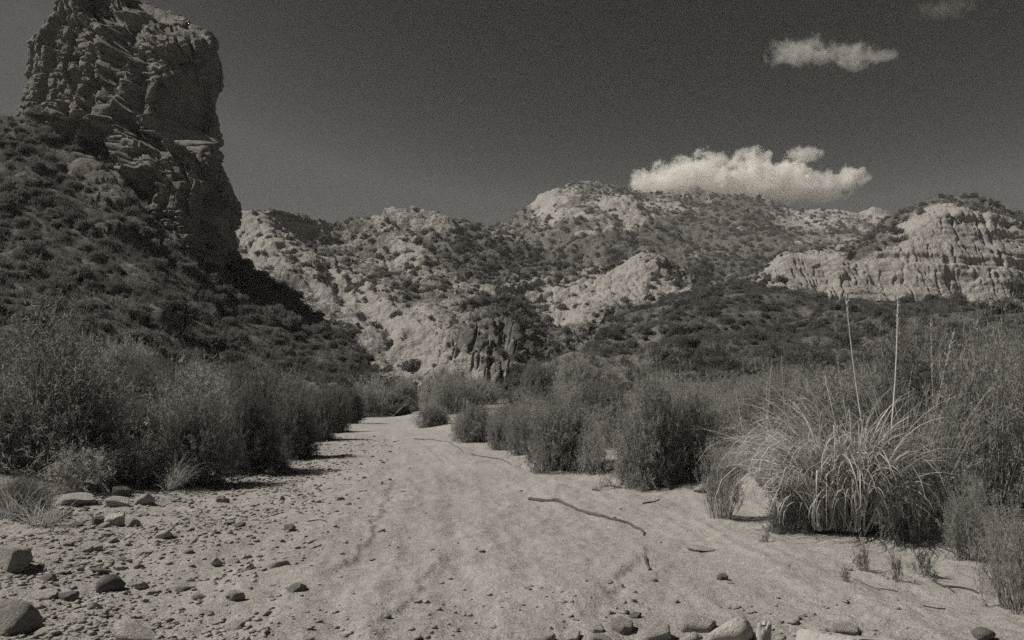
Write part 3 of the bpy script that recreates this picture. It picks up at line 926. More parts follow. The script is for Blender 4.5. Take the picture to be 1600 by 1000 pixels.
TE = fill_thicket(16, (5.0, 11), (8.6, 15), (1.5, 2.3), (1.7, 2.5), lambda x, y, w: x > 0.47 * y and x < 0.70 * y + 1,
             "tall twiggy dark shrub with pale stems filling the right edge of the picture", "tall twiggy shrubs at the right edge", [P_open, P_open, P_left])
TB = fill_thicket(34, (-16, 4), (47, 92), (2.2, 4.0), (1.8, 3.2), lambda x, y, w: x > -0.29 * y + 1 and x < 0.13 * y and y + 1.5 * x > 30,
             "dark shrub below the fluted cliff beyond the bend of the wash", "shrubs beyond the bend of the wash", [P_dense, P_dense, P_pale])

row_labels(TL, ("front", "second", "third", "fourth", "fifth", "back"), "the left bank thicket")
row_labels(TS, ("front", "middle", "back"), "brush under the scree slope")
row_labels(TR, ("front", "second", "third", "fourth", "fifth", "back"), "the right bank brush")
row_labels(TE, ("front", "back"), "brush at the right edge")
row_labels(TB, ("front", "middle", "back"), "brush beyond the bend")

# ------------------------------------------------------------------ grass clumps
def blades(seed, n, L, el0, kap, width, base_r, toward=180.0, bias=0.6, tufts=9):
    """long blades that rise from tufts and arch over; most of them lean towards one side"""
    g = np.random.default_rng(seed)
    ta = g.uniform(0, 2 * math.pi, tufts); tr = np.sqrt(g.uniform(0, 1, tufts)) * base_r
    ti = g.integers(0, tufts, n)
    b0 = v3(tr[ti] * np.cos(ta[ti]) + g.normal(0, 0.05, n), tr[ti] * np.sin(ta[ti]) * 0.8 + g.normal(0, 0.05, n), 0 * ti)
    own = np.degrees(ta[ti]) + g.normal(0, 45, n)
    az = np.radians(np.where(g.uniform(0, 1, n) < bias, toward + g.normal(0, 42, n), own))
    tuft_el = g.uniform(-0.12, 0.12, tufts)[ti]
    e0 = np.radians(g.uniform(*el0, n)) + tuft_el
    kp = np.radians(g.uniform(*kap, n))
    ln = L * g.uniform(0.5, 1.1, n) * g.uniform(0.85, 1.15, tufts)[ti]
    k = 11
    s = np.linspace(0, 1, k)
    el = e0[:, None] - kp[:, None] * s[None] ** 1.9
    az_s = az[:, None] + g.normal(0, 0.25, n)[:, None] * s[None]
    step = ln[:, None] / (k - 1)
    dd = v3(np.cos(el) * np.cos(az_s), np.cos(el) * np.sin(az_s), np.sin(el)) * step[..., None]
    pts = b0[:, None] + np.concatenate([np.zeros((n, 1, 3)), np.cumsum(dd[:, :-1], 1)], 1)
    pts[..., 2] = np.maximum(pts[..., 2], 0.012 + 0.05 * g.uniform(0, 1, (n, 1)))
    broken = (g.uniform(0, 1, n) < 0.12)[:, None] & (s > g.uniform(0.35, 0.8, n)[:, None])      # some blades are kinked
    pts[..., 2] = np.where(broken, np.maximum(pts[..., 2] - 0.12 * ln[:, None] * s, 0.02), pts[..., 2])
    tw = unit(np.cross(dd[:, 0], g.normal(0, 1, (n, 3))))
    wd = width * g.uniform(0.55, 1.3, (n, 1)) * (1 - 0.88 * s ** 2)[None]
    a = pts - tw[:, None] * wd[..., None] / 2; b_ = pts + tw[:, None] * wd[..., None] / 2
    v = np.stack([a, b_], 2).reshape(-1, 3)
    i = np.arange(n)[:, None] * 2 * k + np.arange(k - 1)[None] * 2
    f = np.stack([i, i + 1, i + 3, i + 2], -1).reshape(-1, 4)
    return v, f

def stalk_mesh(p0, p1, r0, plume=0.0, bend=0.05, seed=0):
    g = np.random.default_rng(seed)
    s = np.linspace(0, 1, 10)[:, None]
    side = unit(np.cross(p1 - p0, np.array([0, 1.0, 0])))
    path = p0 + (p1 - p0) * s + side * bend * np.sin(s * math.pi)
    rad = r0 * (1 - 0.65 * s[:, 0])
    v, f = tubes(path[None], rad[None], 5)
    tris = np.concatenate([f[:, [0, 1, 2]], f[:, [0, 2, 3]]])
    if plume > 0:                                  # seed head: short chaff hugging the top of the stalk
        n = 120
        q = 1 - plume * g.uniform(0, 1, n)[:, None]
        b0 = p0 + (p1 - p0) * q + side * bend * np.sin(q * math.pi)
        d = unit(unit(p1 - p0) + g.normal(0, 0.22, (n, 3))) * g.uniform(0.03, 0.07, (n, 1))
        w = unit(np.cross(d, g.normal(0, 1, (n, 3)))) * 0.004
        pv = np.stack([b0 - w, b0 + w, b0 + d], 1).reshape(-1, 3)
        tris = np.concatenate([tris, np.arange(3 * n).reshape(n, 3) + len(v)])
        v = np.concatenate([v, pv])
    return mesh_np("flower_stalk", v, tris, [m_stalk])

def grass_clump(px, py, label, n, L, el0, kap, width, base_r, stalks, seed, mat=None, toward=200.0, bias=0.6, tufts=9):
    x, y, z = on_ground(px, py)
    x = x * (y + base_r * 0.8) / y; y += base_r * 0.8; z = float(gz(x, y))
    t = thing("grass_clump", label, "grass clump", (x, y, z))
    vf = blades(seed, n, L, el0, kap, width, base_r, toward, bias, tufts)
    link("blade", mesh_np("blade", *vf, [mat or m_straw]), t, kind="stuff")
    for k, (bx, by, tx, ty, r, pl, bd) in enumerate(stalks):
        yy = y + (k % 3 - 1) * 0.15
        p1 = at(tx, ty, yy) - np.array([x, y, z])
        pb = at(bx, by, yy) - np.array([x, y, z])
        link("flower_stalk", stalk_mesh(pb, p1, r * 1.5, pl, bd, 40 + k), t)
    return t

grass_clump(1318, 838, "big drooping clump of long pale grass blades with two very tall bare stalks", 1000, 1.75, (60, 98), (70, 200), 0.021, 0.30,
            [(1372, 790, 1322, 462, 0.0075, 0.15, 0.04), (1378, 790, 1403, 442, 0.0085, 0.2, -0.05), (1350, 780, 1308, 560, 0.006, 0.3, 0.02), (1338, 780, 1290, 590, 0.005, 0.2, 0.02)], 5, None, 200, 0.32, 13)
grass_clump(1222, 776, "paler feathery grass clump with plumed stalks left of the big drooping clump", 560, 1.25, (50, 92), (20, 120), 0.012, 0.26,
            [(1210, 780, 1124, 607, 0.007, 0.5, 0.02), (1196, 780, 1206, 563, 0.007, 0.6, 0.02), (1232, 780, 1221, 560, 0.007, 0.6, -0.01), (1200, 780, 1198, 600, 0.005, 0.5, 0.0),
             (1250, 780, 1242, 625, 0.005, 0.4, 0.0), (1180, 780, 1150, 610, 0.004, 0.4, 0.01)], 6, None, 170, 0.4)
grass_clump(1425, 815, "upright straggly pale grass behind the dark shrub right of the big drooping clump", 460, 1.7, (60, 90), (10, 90), 0.008, 0.4,
            [(1440, 780, 1490, 520, 0.005, 0.3, 0.03), (1470, 780, 1455, 500, 0.004, 0.3, 0.03)], 7, None, 0, 0.2)
grass_clump(22, 815, "small clump of dry grass at the left edge above the boulders", 260, 0.6, (40, 88), (30, 140), 0.008, 0.2, [], 8, None, 0, 0.2, 4)
grass_clump(72, 822, "smaller clump of dry grass right of the one at the left edge", 160, 0.46, (40, 88), (30, 140), 0.008, 0.16, [], 9, None, 0, 0.2, 4)
grass_clump(262, 768, "low dry grass clump at the front of the left thicket", 260, 0.7, (40, 88), (30, 140), 0.007, 0.2, [], 10, None, 0, 0.2, 4)
grass_clump(120, 764, "dry grass clump under the greyish front shrub of the left thicket", 260, 0.8, (40, 88), (30, 140), 0.007, 0.25, [], 12, None, 0, 0.2, 4)
grass_clump(1545, 800, "thin pale grass clump among the twiggy shrubs at the right edge", 320, 1.8, (60, 90), (10, 70), 0.007, 0.35, [(1550, 760, 1575, 560, 0.004, 0.3, 0.02)], 13, None, 0, 0.2, 5)

# ------------------------------------------------------------------ scrub on the hills
def clump_mesh(seed, n, leaf, name):
    g = np.random.default_rng(seed)
    d = unit(g.normal(0, 1, (n, 3))); d[:, 2] = np.abs(d[:, 2])
    r = g.uniform(0.35, 1.0, (n, 1)) ** 0.6
    lob = (0.72 + 0.45 * vnoise(d * 1.7 + seed, seed))[:, None]
    p = d * r * lob * np.array([1, 1, 1.15]) + np.array([0, 0, 0.0])
    dd = unit(d + g.normal(0, 0.8, (n, 3)) + np.array([0, 0, 0.4]))
    sd = unit(np.cross(dd, g.normal(0, 1, (n, 3))))
    ll = leaf[0] * g.uniform(0.6, 1.4, (n, 1)); lw = leaf[1] * g.uniform(0.6, 1.4, (n, 1))
    v = np.stack([p - sd * lw, p + sd * lw, p + dd * ll], 1).reshape(-1, 3)
    return mesh_np(name, v, np.arange(3 * n).reshape(n, 3), [m_leaf_hill])
H_fine = [clump_mesh(300 + k, 1500, (0.20, 0.035), "hillside_shrub") for k in range(4)]
H_small = [clump_mesh(330 + k, 420, (0.34, 0.085), "hillside_shrub") for k in range(4)]

def sample_layer(Lr, n, dens, seed):
    g = np.random.default_rng(seed)
    Q = Lr.P
    e1 = Q[1:, :-1] - Q[:-1, :-1]; e2 = Q[:-1, 1:] - Q[:-1, :-1]
    ar = np.linalg.norm(np.cross(e1, e2), axis=-1) * np.clip(dens, 0, None)[:-1, :-1]
    w = ar.ravel() / ar.sum()
    i = g.choice(len(w), n, p=w)
    r, c_ = np.unravel_index(i, ar.shape)
    u = g.uniform(0, 1, (n, 1)); v_ = g.uniform(0, 1, (n, 1))
    p = Q[r, c_] + e1[r, c_] * u + e2[r, c_] * v_
    return p, r, c_

def visible(p):
    px = 800 + FPX * p[:, 0] / p[:, 1]
    return (px > -60) & (px < 1660)

scrub = []
def add_scrub(Lr, n, dens, smin, smax, seed, where, fine, ymin=0):
    p, r, c_ = sample_layer(Lr, n, dens, seed)
    g = np.random.default_rng(seed + 1)
    s = smin + (smax - smin) * g.uniform(0, 1, n) ** 2.6
    ok = visible(p) & (p[:, 1] > ymin)
    for q, ss in zip(p[ok], s[ok]):
        scrub.append((ss / q[1], q, ss, where, fine, g.uniform(0, 6.28), int(g.integers(4)), g.uniform(0.7, 1.15)))
dB = (1.08 - B.rock) * (1 - 0.6 * face) * (0.2 + 0.8 * sstep(-0.2, 0.35, fbm(B.P / 18, 3, 400)) + 0.5 * np.clip(gully, 0, 1)) * (0.2 + 0.8 * B.front)
add_scrub(B, 5600, dB, 0.25, 2.2, 501, "pale middle hill", False)
dA = (1.1 - A.rock) * (0.3 + 0.7 * sstep(-0.2, 0.3, fbm(A.P / 50, 3, 401)) + 0.6 * gul) * (0.12 + A.front)
add_scrub(A, 9000, dA, 0.5, 3.6, 502, "far ridge", False)
dD = (1.0 - D.rock) * (0.15 + D.front) * (D.t > 0.3) * (1 - 0.6 * np.clip(cliff, 0, 1) * (D.rock > 0.7))
add_scrub(D, 2600, dD, 0.4, 2.4, 504, "cliffed right hill", False)
dE = (1.2 - E.rock) * (0.2 + E.front) * (E.P[..., 1] > 22)
add_scrub(E, 3000, dE, 0.35, 1.5, 505, "brushy right slope", True, 24)
dF = (1.1 - F.rock) * (0.2 + F.front) * (F.P[..., 1] > 22) * (0.4 + 0.6 * sstep(-0.3, 0.3, fbm(F.P / 7, 3, 402)))
add_scrub(F, 3000, dF, 0.35, 1.35, 506, "scree slope below the butte", True, 26)
scrub.sort(key=lambda q: -q[0])
G_HILL = "shrubs dotted over the hillsides"
protos_used = {}
LAB = {"pale middle hill": "dark round shrub dotted on the pale rocky middle hill",
       "far ridge": "dark shrub dotted on the far ridge",
       "cliffed right hill": "dark shrub growing on the cliffed hill at right",
       "brushy right slope": "dark low shrub on the brushy slope behind the right bank",
       "scree slope below the butte": "dark low shrub on the scree slope below the butte"}
NIND = 290
for k, (key, q, ss, where, fine, rz, vi, hh) in enumerate(scrub[:NIND]):
    me = (H_fine if fine else H_small)[vi]
    o = link("hillside_shrub", me, loc=q - np.array([0, 0, 0.12 * ss]), label=LAB[where], cat="shrub", group=LAB[where].replace("dark", "dark shrubs:", 1) if False else "shrubs on the " + where)
    o.rotation_euler = (0, 0, rz)
    o.scale = (ss, ss, ss * hh)
    protos_used.setdefault((fine, vi), o)
for fine in (True, False):                       # make sure each kind has one object the scattered rest can be copied from
    for vi in range(4):
        if (fine, vi) not in protos_used:
            j = next(i for i in range(NIND, len(scrub)) if scrub[i][4] == fine and scrub[i][6] == vi)
            key, q, ss, where, fn, rz, v2, hh = scrub.pop(j)
            o = link("hillside_shrub", (H_fine if fine else H_small)[vi], loc=q - np.array([0, 0, 0.12 * ss]), label=LAB[where], cat="shrub", group="shrubs on the " + where)
            o.rotation_euler = (0, 0, rz); o.scale = (ss, ss, ss * hh)
            protos_used[(fine, vi)] = o

def scatter(name, items, protos, label=None, cat=None):
    me = bpy.data.meshes.new(name)
    me.vertices.add(len(items))
    me.vertices.foreach_set("co", np.array([q[1] - np.array([0, 0, 0.12 * q[2]]) for q in items], np.float32).ravel())
    for nm, ty, arr in (("size", 'FLOAT_VECTOR', np.array([(q[2], q[2], q[2] * q[7]) for q in items], np.float32)),
                        ("turn", 'FLOAT_VECTOR', np.array([(0, 0, q[5]) for q in items], np.float32)),
                        ("pick", 'INT', np.array([q[6] for q in items], np.int32))):
        a_ = me.attributes.new(nm, ty, 'POINT')
        a_.data.foreach_set("vector" if ty == 'FLOAT_VECTOR' else "value", arr.ravel())
    o = link(name, me, kind="stuff", label=label, cat=cat)
    ng = bpy.data.node_groups.new(name, "GeometryNodeTree")
    ng.interface.new_socket("Geometry", in_out='INPUT', socket_type='NodeSocketGeometry')
    ng.interface.new_socket("Geometry", in_out='OUTPUT', socket_type='NodeSocketGeometry')
    gi = ng.nodes.new("NodeGroupInput"); go = ng.nodes.new("NodeGroupOutput")
    ip = ng.nodes.new("GeometryNodeInstanceOnPoints")
    jn = ng.nodes.new("GeometryNodeJoinGeometry")
    for pr in reversed(protos):
        oi = ng.nodes.new("GeometryNodeObjectInfo")
        oi.transform_space = 'ORIGINAL'
        oi.inputs["Object"].default_value = pr
        oi.inputs["As Instance"].default_value = True
        ng.links.new(oi.outputs["Geometry"], jn.inputs[0])
    def na(nm, ty):
        n = ng.nodes.new("GeometryNodeInputNamedAttribute"); n.data_type = ty
        n.inputs["Name"].default_value = nm
        return n.outputs["Attribute"]
    ng.links.new(gi.outputs[0], ip.inputs["Points"])
    ng.links.new(jn.outputs[0], ip.inputs["Instance"])
    ip.inputs["Pick Instance"].default_value = True
    ng.links.new(na("pick", 'INT'), ip.inputs["Instance Index"])
    ng.links.new(na("turn", 'FLOAT_VECTOR'), ip.inputs["Rotation"])
    ng.links.new(na("size", 'FLOAT_VECTOR'), ip.inputs["Scale"])
    ng.links.new(ip.outputs[0], go.inputs[0])
    md = o.modifiers.new("scatter", 'NODES'); md.node_group = ng
    return o
scatter("hillside_scrub", [q for q in scrub[NIND:] if not q[4]], [protos_used[(False, k)] for k in range(4)], "small dark shrubs scattered over the far hillsides", "scrub")
scatter("brush_cover", [q for q in scrub[NIND:] if q[4]], [protos_used[(True, k)] for k in range(4)], "low dark brush covering the near slopes", "brush")

def tufts(name, pts, size, nb, mat, seed, label, cat):
    g = np.random.default_rng(seed)
    n = len(pts)
    d = unit(np.stack([g.normal(0, 0.45, (n, nb)), g.normal(0, 0.45, (n, nb)), np.ones((n, nb))], -1))
    ln = size[:, None, None] * g.uniform(0.5, 1.2, (n, nb, 1))
    b0 = pts[:, None] + g.normal(0, 0.16, (n, nb, 3)) * size[:, None, None] * np.array([1, 1, 0.1])
    sd = unit(np.cross(d, g.normal(0, 1, d.shape))) * size[:, None, None] * 0.035
    v = np.stack([b0 - sd, b0 + sd, b0 + d * ln], 2).reshape(-1, 3)
    return link(name, mesh_np(name, v, np.arange(len(v)).reshape(-1, 3), [mat]), kind="stuff", label=label, cat=cat)
pe, _, _ = sample_layer(E, 15000, (0.2 + E.front) * (1.3 - E.rock) * (E.P[..., 1] > 18) / (E.P[..., 1] / 60) ** 1.0, 601)
pf, _, _ = sample_layer(F, 7000, (0.1 + F.front) * (1.2 - F.rock) * (F.P[..., 1] > 18) / (F.P[..., 1] / 60) ** 1.0, 602)
pa = np.concatenate([pe[visible(pe)], pf[visible(pf)]])
tufts("dry_grass", pa, RNG.uniform(0.35, 0.9, len(pa)), 16, m_drygrass, 603, "dry grass growing over the near slopes", "dry grass")

# ------------------------------------------------------------------ stones
def ico(sub):
    import bmesh
    bm = bmesh.new()
    bmesh.ops.create_icosphere(bm, subdivisions=sub, radius=1.0)
    v = np.array([q.co[:] for q in bm.verts]); f = np.array([[w.index for w in q.verts] for q in bm.faces])
    bm.free()
    return v, f

def stone_mesh(seed, sub, cuts, mat, flat=0.6, rough=0.035):
    g = np.random.default_rng(seed)
    v, f = ico(sub)
    if cuts > 5: v = np.sign(v) * np.abs(v) ** 0.85
    v = v * g.uniform(0.75, 1.2, 3)
    v = v @ np.linalg.qr(g.normal(0, 1, (3, 3)))[0]
    v = v * (1 + 0.14 * vnoise(v * 1.3 + seed, seed)[:, None])
    for k in range(cuts):
        n = unit(g.normal(0, 1, 3) * np.array([1, 1, 0.9]))
        h = g.uniform(0.38, 0.78)
        ex = np.maximum(v @ n - h, 0)
        v = v - ex[:, None] * n * 0.97
    v = v / np.abs(v).max(0)
    v = v + unit(v) * (rough * fbm(v * 3.1 + seed, 3, seed))[:, None]
    v[:, 2] *= flat
    return mesh_np("stone", v, f, [mat], smooth=False)
def slab_mesh(seed, mat, thick=0.42):
    """a broken slab: an uneven many-sided plate with chipped edges"""
    g = np.random.default_rng(seed)
    n = int(g.integers(5, 8))
    a = np.sort(np.linspace(0, 2 * math.pi, n, endpoint=False) + g.uniform(-0.35, 0.35, n))
    r = g.uniform(0.75, 1.0, n)
    m = 6
    px_, py_ = [], []
    for k in range(n):                              # straight edges between the corners, a little ragged
        k2 = (k + 1) % n
        for q in range(m):
            f_ = q / m
            x0 = r[k] * math.cos(a[k]) * (1 - f_) + r[k2] * math.cos(a[k2]) * f_
            y0 = r[k] * math.sin(a[k]) * (1 - f_) + r[k2] * math.sin(a[k2]) * f_
            j = 1 + g.normal(0, 0.02)
            px_.append(x0 * j); py_.append(y0 * j)
    px_, py_ = np.array(px_), np.array(py_)
    N_ = len(px_)
    rings = []
    for sc_, z_ in ((0.80, -0.5), (0.96, -0.35), (1.0, 0.15), (0.97, 0.36), (0.88, 0.44), (0.6, 0.48), (0.3, 0.5), (0.02, 0.5)):
        z = z_ * thick + 0.05 * fbm(v3(px_ * sc_ * 1.6, py_ * sc_ * 1.6, z_ + seed), 3, seed) + 0.10 * px_ * sc_ * g.uniform(0.8, 1.0)
        jit = 1 + 0.05 * vnoise(v3(px_ * 2.5, py_ * 2.5, z_ * 3 + seed), seed)
        rings.append(v3(px_ * sc_ * jit, py_ * sc_ * jit, z))
    V = np.stack(rings)
    return mesh_np("stone", V, grid_faces(len(rings), N_, True), [mat])
S_all = {}
for nm, mt in (("pale", m_stone_pale), ("mid", m_stone), ("dark", m_stone_dark)):
    S_all[nm] = [stone_mesh(700 + k + (0 if nm == "pale" else 20 if nm == "mid" else 40), 3 if nm != "dark" else 4, (14, 4, 16, 12, 18)[k], mt, (0.5, 0.72, 0.42, 0.62, 0.8)[k]) for k in range(5)] + [slab_mesh(800 + q + 10 * len(nm), mt) for q in range(4)]

def stone(px, py, w, h, kind, label, group=None, k=None, rz=None, name="stone", sink=0.32, tilt=0.0):
    if k == 2: sink = 0.4
    if k is not None and k >= 5:
        tilt = tilt or float(RNG.uniform(0.05, 0.28)); sink = 0.3
    x, y, z = on_ground(px, py)
    m = y / FPX
    sx = w * m / 2 * 0.9; sz = 0.9 * h * m / (1 - 0.5 * sink) / 1.25
    k = int(RNG.integers(5)) if k is None else k
    fl = (0.5, 0.72, 0.42, 0.62, 0.8, 0.34, 0.34, 0.34, 0.34)[k]
    y2 = y + sx * 0.5; x2 = x * y2 / y
    me = S_all[kind][k]
    o = link(name, me, loc=(x2, y2, float(gz(x2, y2)) + sz * (0.5 - sink)), label=label, cat="boulder" if name == "boulder" else "stone", group=group)
    o.rotation_euler = (tilt, RNG.uniform(-0.15, 0.15), RNG.uniform(0, 6.28) if rz is None else rz)
    o.scale = (sx, sx * 0.85, sz / fl * 0.62)
    return o

for a_ in ((12, 890, 84, 62, "mid", "large boulder at the left edge with its right side in deep shade", None, 3, 2.2, "boulder"),
           (20, 988, 92, 62, "mid", "wedge-shaped boulder in the bottom left corner", None, 4, 0.9, "boulder"),
           (173, 924, 46, 38, "dark", "egg-shaped dark stone standing alone on the gravel at lower left", None, 1, 0.2),
           (206, 1003, 100, 40, "pale", "pale flat slab half buried near the bottom left corner", None, 2, 0.2),
           (124, 790, 66, 28, "mid", "broad grey rock at the far end of the stones below the left thicket", None, 0, 0.4),
           (188, 778, 36, 24, "dark", "dark cobble propped on a pale one below the left thicket", None, 4, 0.5),
           (184, 793, 42, 22, "pale", "pale cobble under the dark propped cobble below the left thicket", None, 3, 0.5),
           (178, 820, 48, 26, "pale", "pale tilted slab among the stones below the left thicket", None, 6, 0.1),
           (152, 821, 22, 18, "dark", "dark pointed stone left of the pale tilted slab", None, 4, 0.1),
           (207, 823, 24, 18, "mid", "grey stone right of the pale tilted slab", None, 1, 0.1),
           (228, 788, 32, 24, "pale", "bright pale stone right of the two stacked cobbles", None, 1, 0.8),
           (258, 842, 30, 18, "pale", "pale stone alone on the gravel left of centre", None, 1, 0.8),
           (143, 862, 50, 22, "mid", "sharp grey slab with a dark shaded end on the left gravel", None, 5, 0.0),
           (106, 938, 38, 16, "dark", "long dark flat stone on the gravel above the pale buried slab", None, 8, 0.1),
           (367, 938, 32, 24, "mid", "grey angular stone on the gravel right of the egg-shaped one", None, 3, 0.7),
           (464, 924, 34, 16, "dark", "dark low stone nearest the wheel track at lower left", None, 0, 0.2),
           (376, 824, 22, 12, "dark", "dark flat stone midway between the thicket and the wheel track", None, 7, 0.2),
           (452, 830, 22, 16, "dark", "dark stone right of the flat one beside the wheel track", None, 3, 0.2),
           (337, 885, 22, 18, "pale", "small pale stone with a dark foot on the left gravel", None, 1, 0.2),
           (214, 889, 28, 14, "pale", "low pale stone above the egg-shaped dark stone", None, 0, 0.2),
           (76, 908, 26, 14, "dark", "small dark stone right of the left edge boulder", None, 0, 0.6),
           (441, 781, 9, 9, "pale", "tiny bright white stone on the sand before the left thicket", None, 1, 0.2),
           (422, 742, 22, 14, "pale", "pale stone under the pale herb at the thicket foot", None, 1, 0.2),
           (1094, 770, 22, 11, "pale", "pale stone at the sand edge by the tall dense shrub on the right bank", None, 1, 0.2),
           (1090, 862, 58, 12, "pale", "pale flat stone lying on the sand left of the big grass clump", None, 2, 0.1),
           (1129, 906, 22, 14, "dark", "single dark shard on the sand below the pale flat stone", None, 8, 0.6),
           (1536, 1000, 40, 24, "dark", "round dark pebble at the lower right corner of the sand", None, 1, 0.1),
           (1150, 1012, 92, 62, "pale", "large pale rounded boulder at the bottom edge beside the wood stump", None, 1, 0.5, "boulder"),
           (1086, 988, 74, 32, "mid", "grey flat slab behind the pale rounded boulder at the bottom edge", None, 5, 0.2),
           (1024, 1004, 62, 34, "mid", "grey angular rock left of the flat slab at the bottom edge", None, 6, 0.4),
           (1078, 1012, 46, 32, "pale", "pale round cobble in front of the grey flat slab at the bottom edge", None, 1, 0.9),
           (972, 990, 48, 26, "mid", "tilted grey slab left of the rock pile at the bottom edge", None, 7, 0.7),
           (932, 988, 30, 14, "pale", "pale flat chip at the left of the bottom rock pile", None, 8, 0.7),
           (845, 1006, 52, 26, "mid", "grey cobble at the bottom edge left of the rock pile", None, 3, 0.7),
           (893, 1002, 40, 18, "pale", "pale flat cobble between the grey cobble and the rock pile", None, 5, 0.7),
           (940, 1010, 40, 20, "pale", "pale cobble at the bottom edge in the rock pile", None, 3, 0.3),
           (992, 966, 26, 12, "dark", "dark chip at the back of the bottom rock pile", None, 5, 0.3),
           (1318, 992, 60, 18, "mid", "grey flat slab lying on the buried boulder at the lower right", None, 6, 0.1),
           (1290, 1022, 170, 44, "pale", "broad pale boulder mostly buried in sand at the bottom right", None, 0, 0.1, "boulder")):
    a_ = list(a_)
    nm = a_[9] if len(a_) > 9 else "stone"
    stone(*a_[:6], group=a_[6], k=a_[7], rz=a_[8], name=nm)

placed = 0
G_ST = "small stones strewn over the left gravel"
while placed < 228:
    px = RNG.uniform(0, 620); py = 752 + 240 * RNG.uniform(0, 1) ** 1.6
    if py < 770 and px > 480: continue
    x, y, z = on_ground(px, py)
    if x > trackA(y) - 0.3 - RNG.exponential(0.3): continue
    if RNG.uniform() > 0.25 + 0.75 * (1 / (1 + np.exp((px - 330) / 60))) : continue
    s = 0.022 + 0.105 * RNG.uniform(0, 1) ** 3.5
    wpx = 2 * s / y * FPX
    stone(px, py, wpx, wpx * RNG.uniform(0.28, 0.55), ("mid", "pale", "pale", "mid", "dark")[RNG.integers(5)], "small angular stone strewn over the gravel at left", G_ST, sink=0.5, k=(0, 2, 3, 4, 5, 6, 7, 8)[RNG.integers(8)])
    placed += 1
for px, py in RNG.uniform((800, 905), (1250, 1000), (30, 2)):
    stone(px, py, RNG.uniform(6, 18), RNG.uniform(4, 9), ("mid", "pale", "mid")[RNG.integers(3)], "small flat stone in the sand around the bottom rock pile", "small stones around the bottom rock pile", k=(0, 5, 6, 7, 8)[RNG.integers(5)])

# gravel, one mass
def gravel():
    g = np.random.default_rng(77)
    base, f = ico(1)
    n = 15000
    xs = []; ys = []
    while len(xs) < n:
        y = 4.2 + 24 * g.uniform() ** 2.0
        x = g.uniform(-0.68 * y, 0.5 * y)
        if x < x_left(y) - 1.5: continue
        if x > x_right(y): continue
        off = x - trackA(y)
        dens = 0.012 + 0.988 * (1 / (1 + math.exp((off + 0.9) / 0.35)))
        if y < 6.2: dens = max(dens, 0.12)
        dens *= 0.35 + 0.65 * float(vnoise(np.array([x / 0.8, y / 0.8, 3.0]), 78) > -0.1)
        if g.uniform() < dens:
            xs.append(x); ys.append(y)
    xs = np.array(xs); ys = np.array(ys); zs = gz(xs, ys)
    s = 0.006 + 0.032 * g.uniform(0, 1, n) ** 4
    s = s * (0.6 + 0.04 * ys)
    sc3 = s[:, None] * g.uniform(0.6, 1.3, (n, 3)) * np.array([1.15, 1.0, 0.45])
    a = g.uniform(0, 6.28, n)
    v = base[None] * (1 + 0.28 * g.normal(0, 1, (n, len(base), 1)).clip(-1.2, 1.2)) * sc3[:, None]
    x = v[..., 0] * np.cos(a)[:, None] - v[..., 1] * np.sin(a)[:, None]
    y = v[..., 0] * np.sin(a)[:, None] + v[..., 1] * np.cos(a)[:, None]
    V = np.stack([x + xs[:, None], y + ys[:, None], v[..., 2] + (zs + 0.25 * s)[:, None]], -1).reshape(-1, 3)
    F_ = (f[None] + (np.arange(n) * len(base))[:, None, None]).reshape(-1, 3)
    link("gravel", mesh_np("gravel", V, F_, [m_stone]), kind="stuff", label="fine gravel scattered over the wash bed", cat="gravel")
gravel()

# ------------------------------------------------------------------ wood
def stick(pts, r0, r1, label, mat=None, name="stick", cat="stick", lift=0.5, seed=0, sides=6):
    P_ = np.array([on_ground(*q) for q in pts])
    s = np.linspace(0, len(P_) - 1, len(P_) * 7 - 6)
    i = np.clip(s.astype(int), 0, len(P_) - 2); fr = (s - i)[:, None]
    path = P_[i] * (1 - fr) + P_[i + 1] * fr
    for k in range(3):
        path[:, k] = smooth1(path[:, k], 5)
    g = np.random.default_rng(seed)
    path[:, 0] += 0.012 * vnoise(v3(s * 1.1, seed, 0.2), 3); path[:, 1] += 0.02 * vnoise(v3(s * 1.3, seed, 5.2), 4)
    path[:, 2] = gz(path[:, 0], path[:, 1])
    rad = np.linspace(r0, r1, len(path)) * (1 + 0.18 * vnoise(v3(s * 2.3, seed, 9.2), 6))
    path[:, 2] += rad * lift
    v, f = tubes(path[None], rad[None], sides)
    n = len(path)
    v = np.concatenate([v, path[:1], path[-1:]])
    e = n * sides
    c1 = np.array([[(q + 1) % sides, q, e, e] for q in range(sides)])
    c2 = np.array([[(n - 1) * sides + q, (n - 1) * sides + (q + 1) % sides, e + 1, e + 1] for q in range(sides)])
    tri = np.concatenate([f[:, [0, 1, 2]], f[:, [0, 2, 3]], c1[:, :3], c2[:, :3]])
    return link(name, mesh_np(name, v, tri, [mat or m_wood], True), label=label, cat=cat)

br = stick([(826, 781), (850, 784), (875, 785), (900, 796), (925, 805), (960, 813), (985, 819), (1003, 829), (1008, 838)], 0.030, 0.014, "long bent dark branch lying across the sand right of centre", name="fallen_branch", cat="branch", seed=1, sides=8)
stick([(1007, 872), (1012, 882), (1013, 892)], 0.016, 0.012, "short dark stick below the lower end of the long bent branch", seed=2)
stick([(645, 686), (680, 688), (705, 693), (722, 704)], 0.016, 0.01, "thin dark branch lying on the far sand by the lone round shrub", name="fallen_branch", cat="branch", seed=3)
stick([(735, 709), (765, 716), (785, 718), (800, 727)], 0.014, 0.008, "thin dark branch at the sand edge under the right bank row", name="fallen_branch", cat="branch", seed=4)
stick([(924, 766), (938, 767)], 0.016, 0.012, "short dark stick on the sand below the pale thin shrub", seed=5)
stick([(1003, 788), (1015, 785), (1032, 781)], 0.012, 0.008, "thin twig on the sand in front of the tall dense shrub", seed=6)
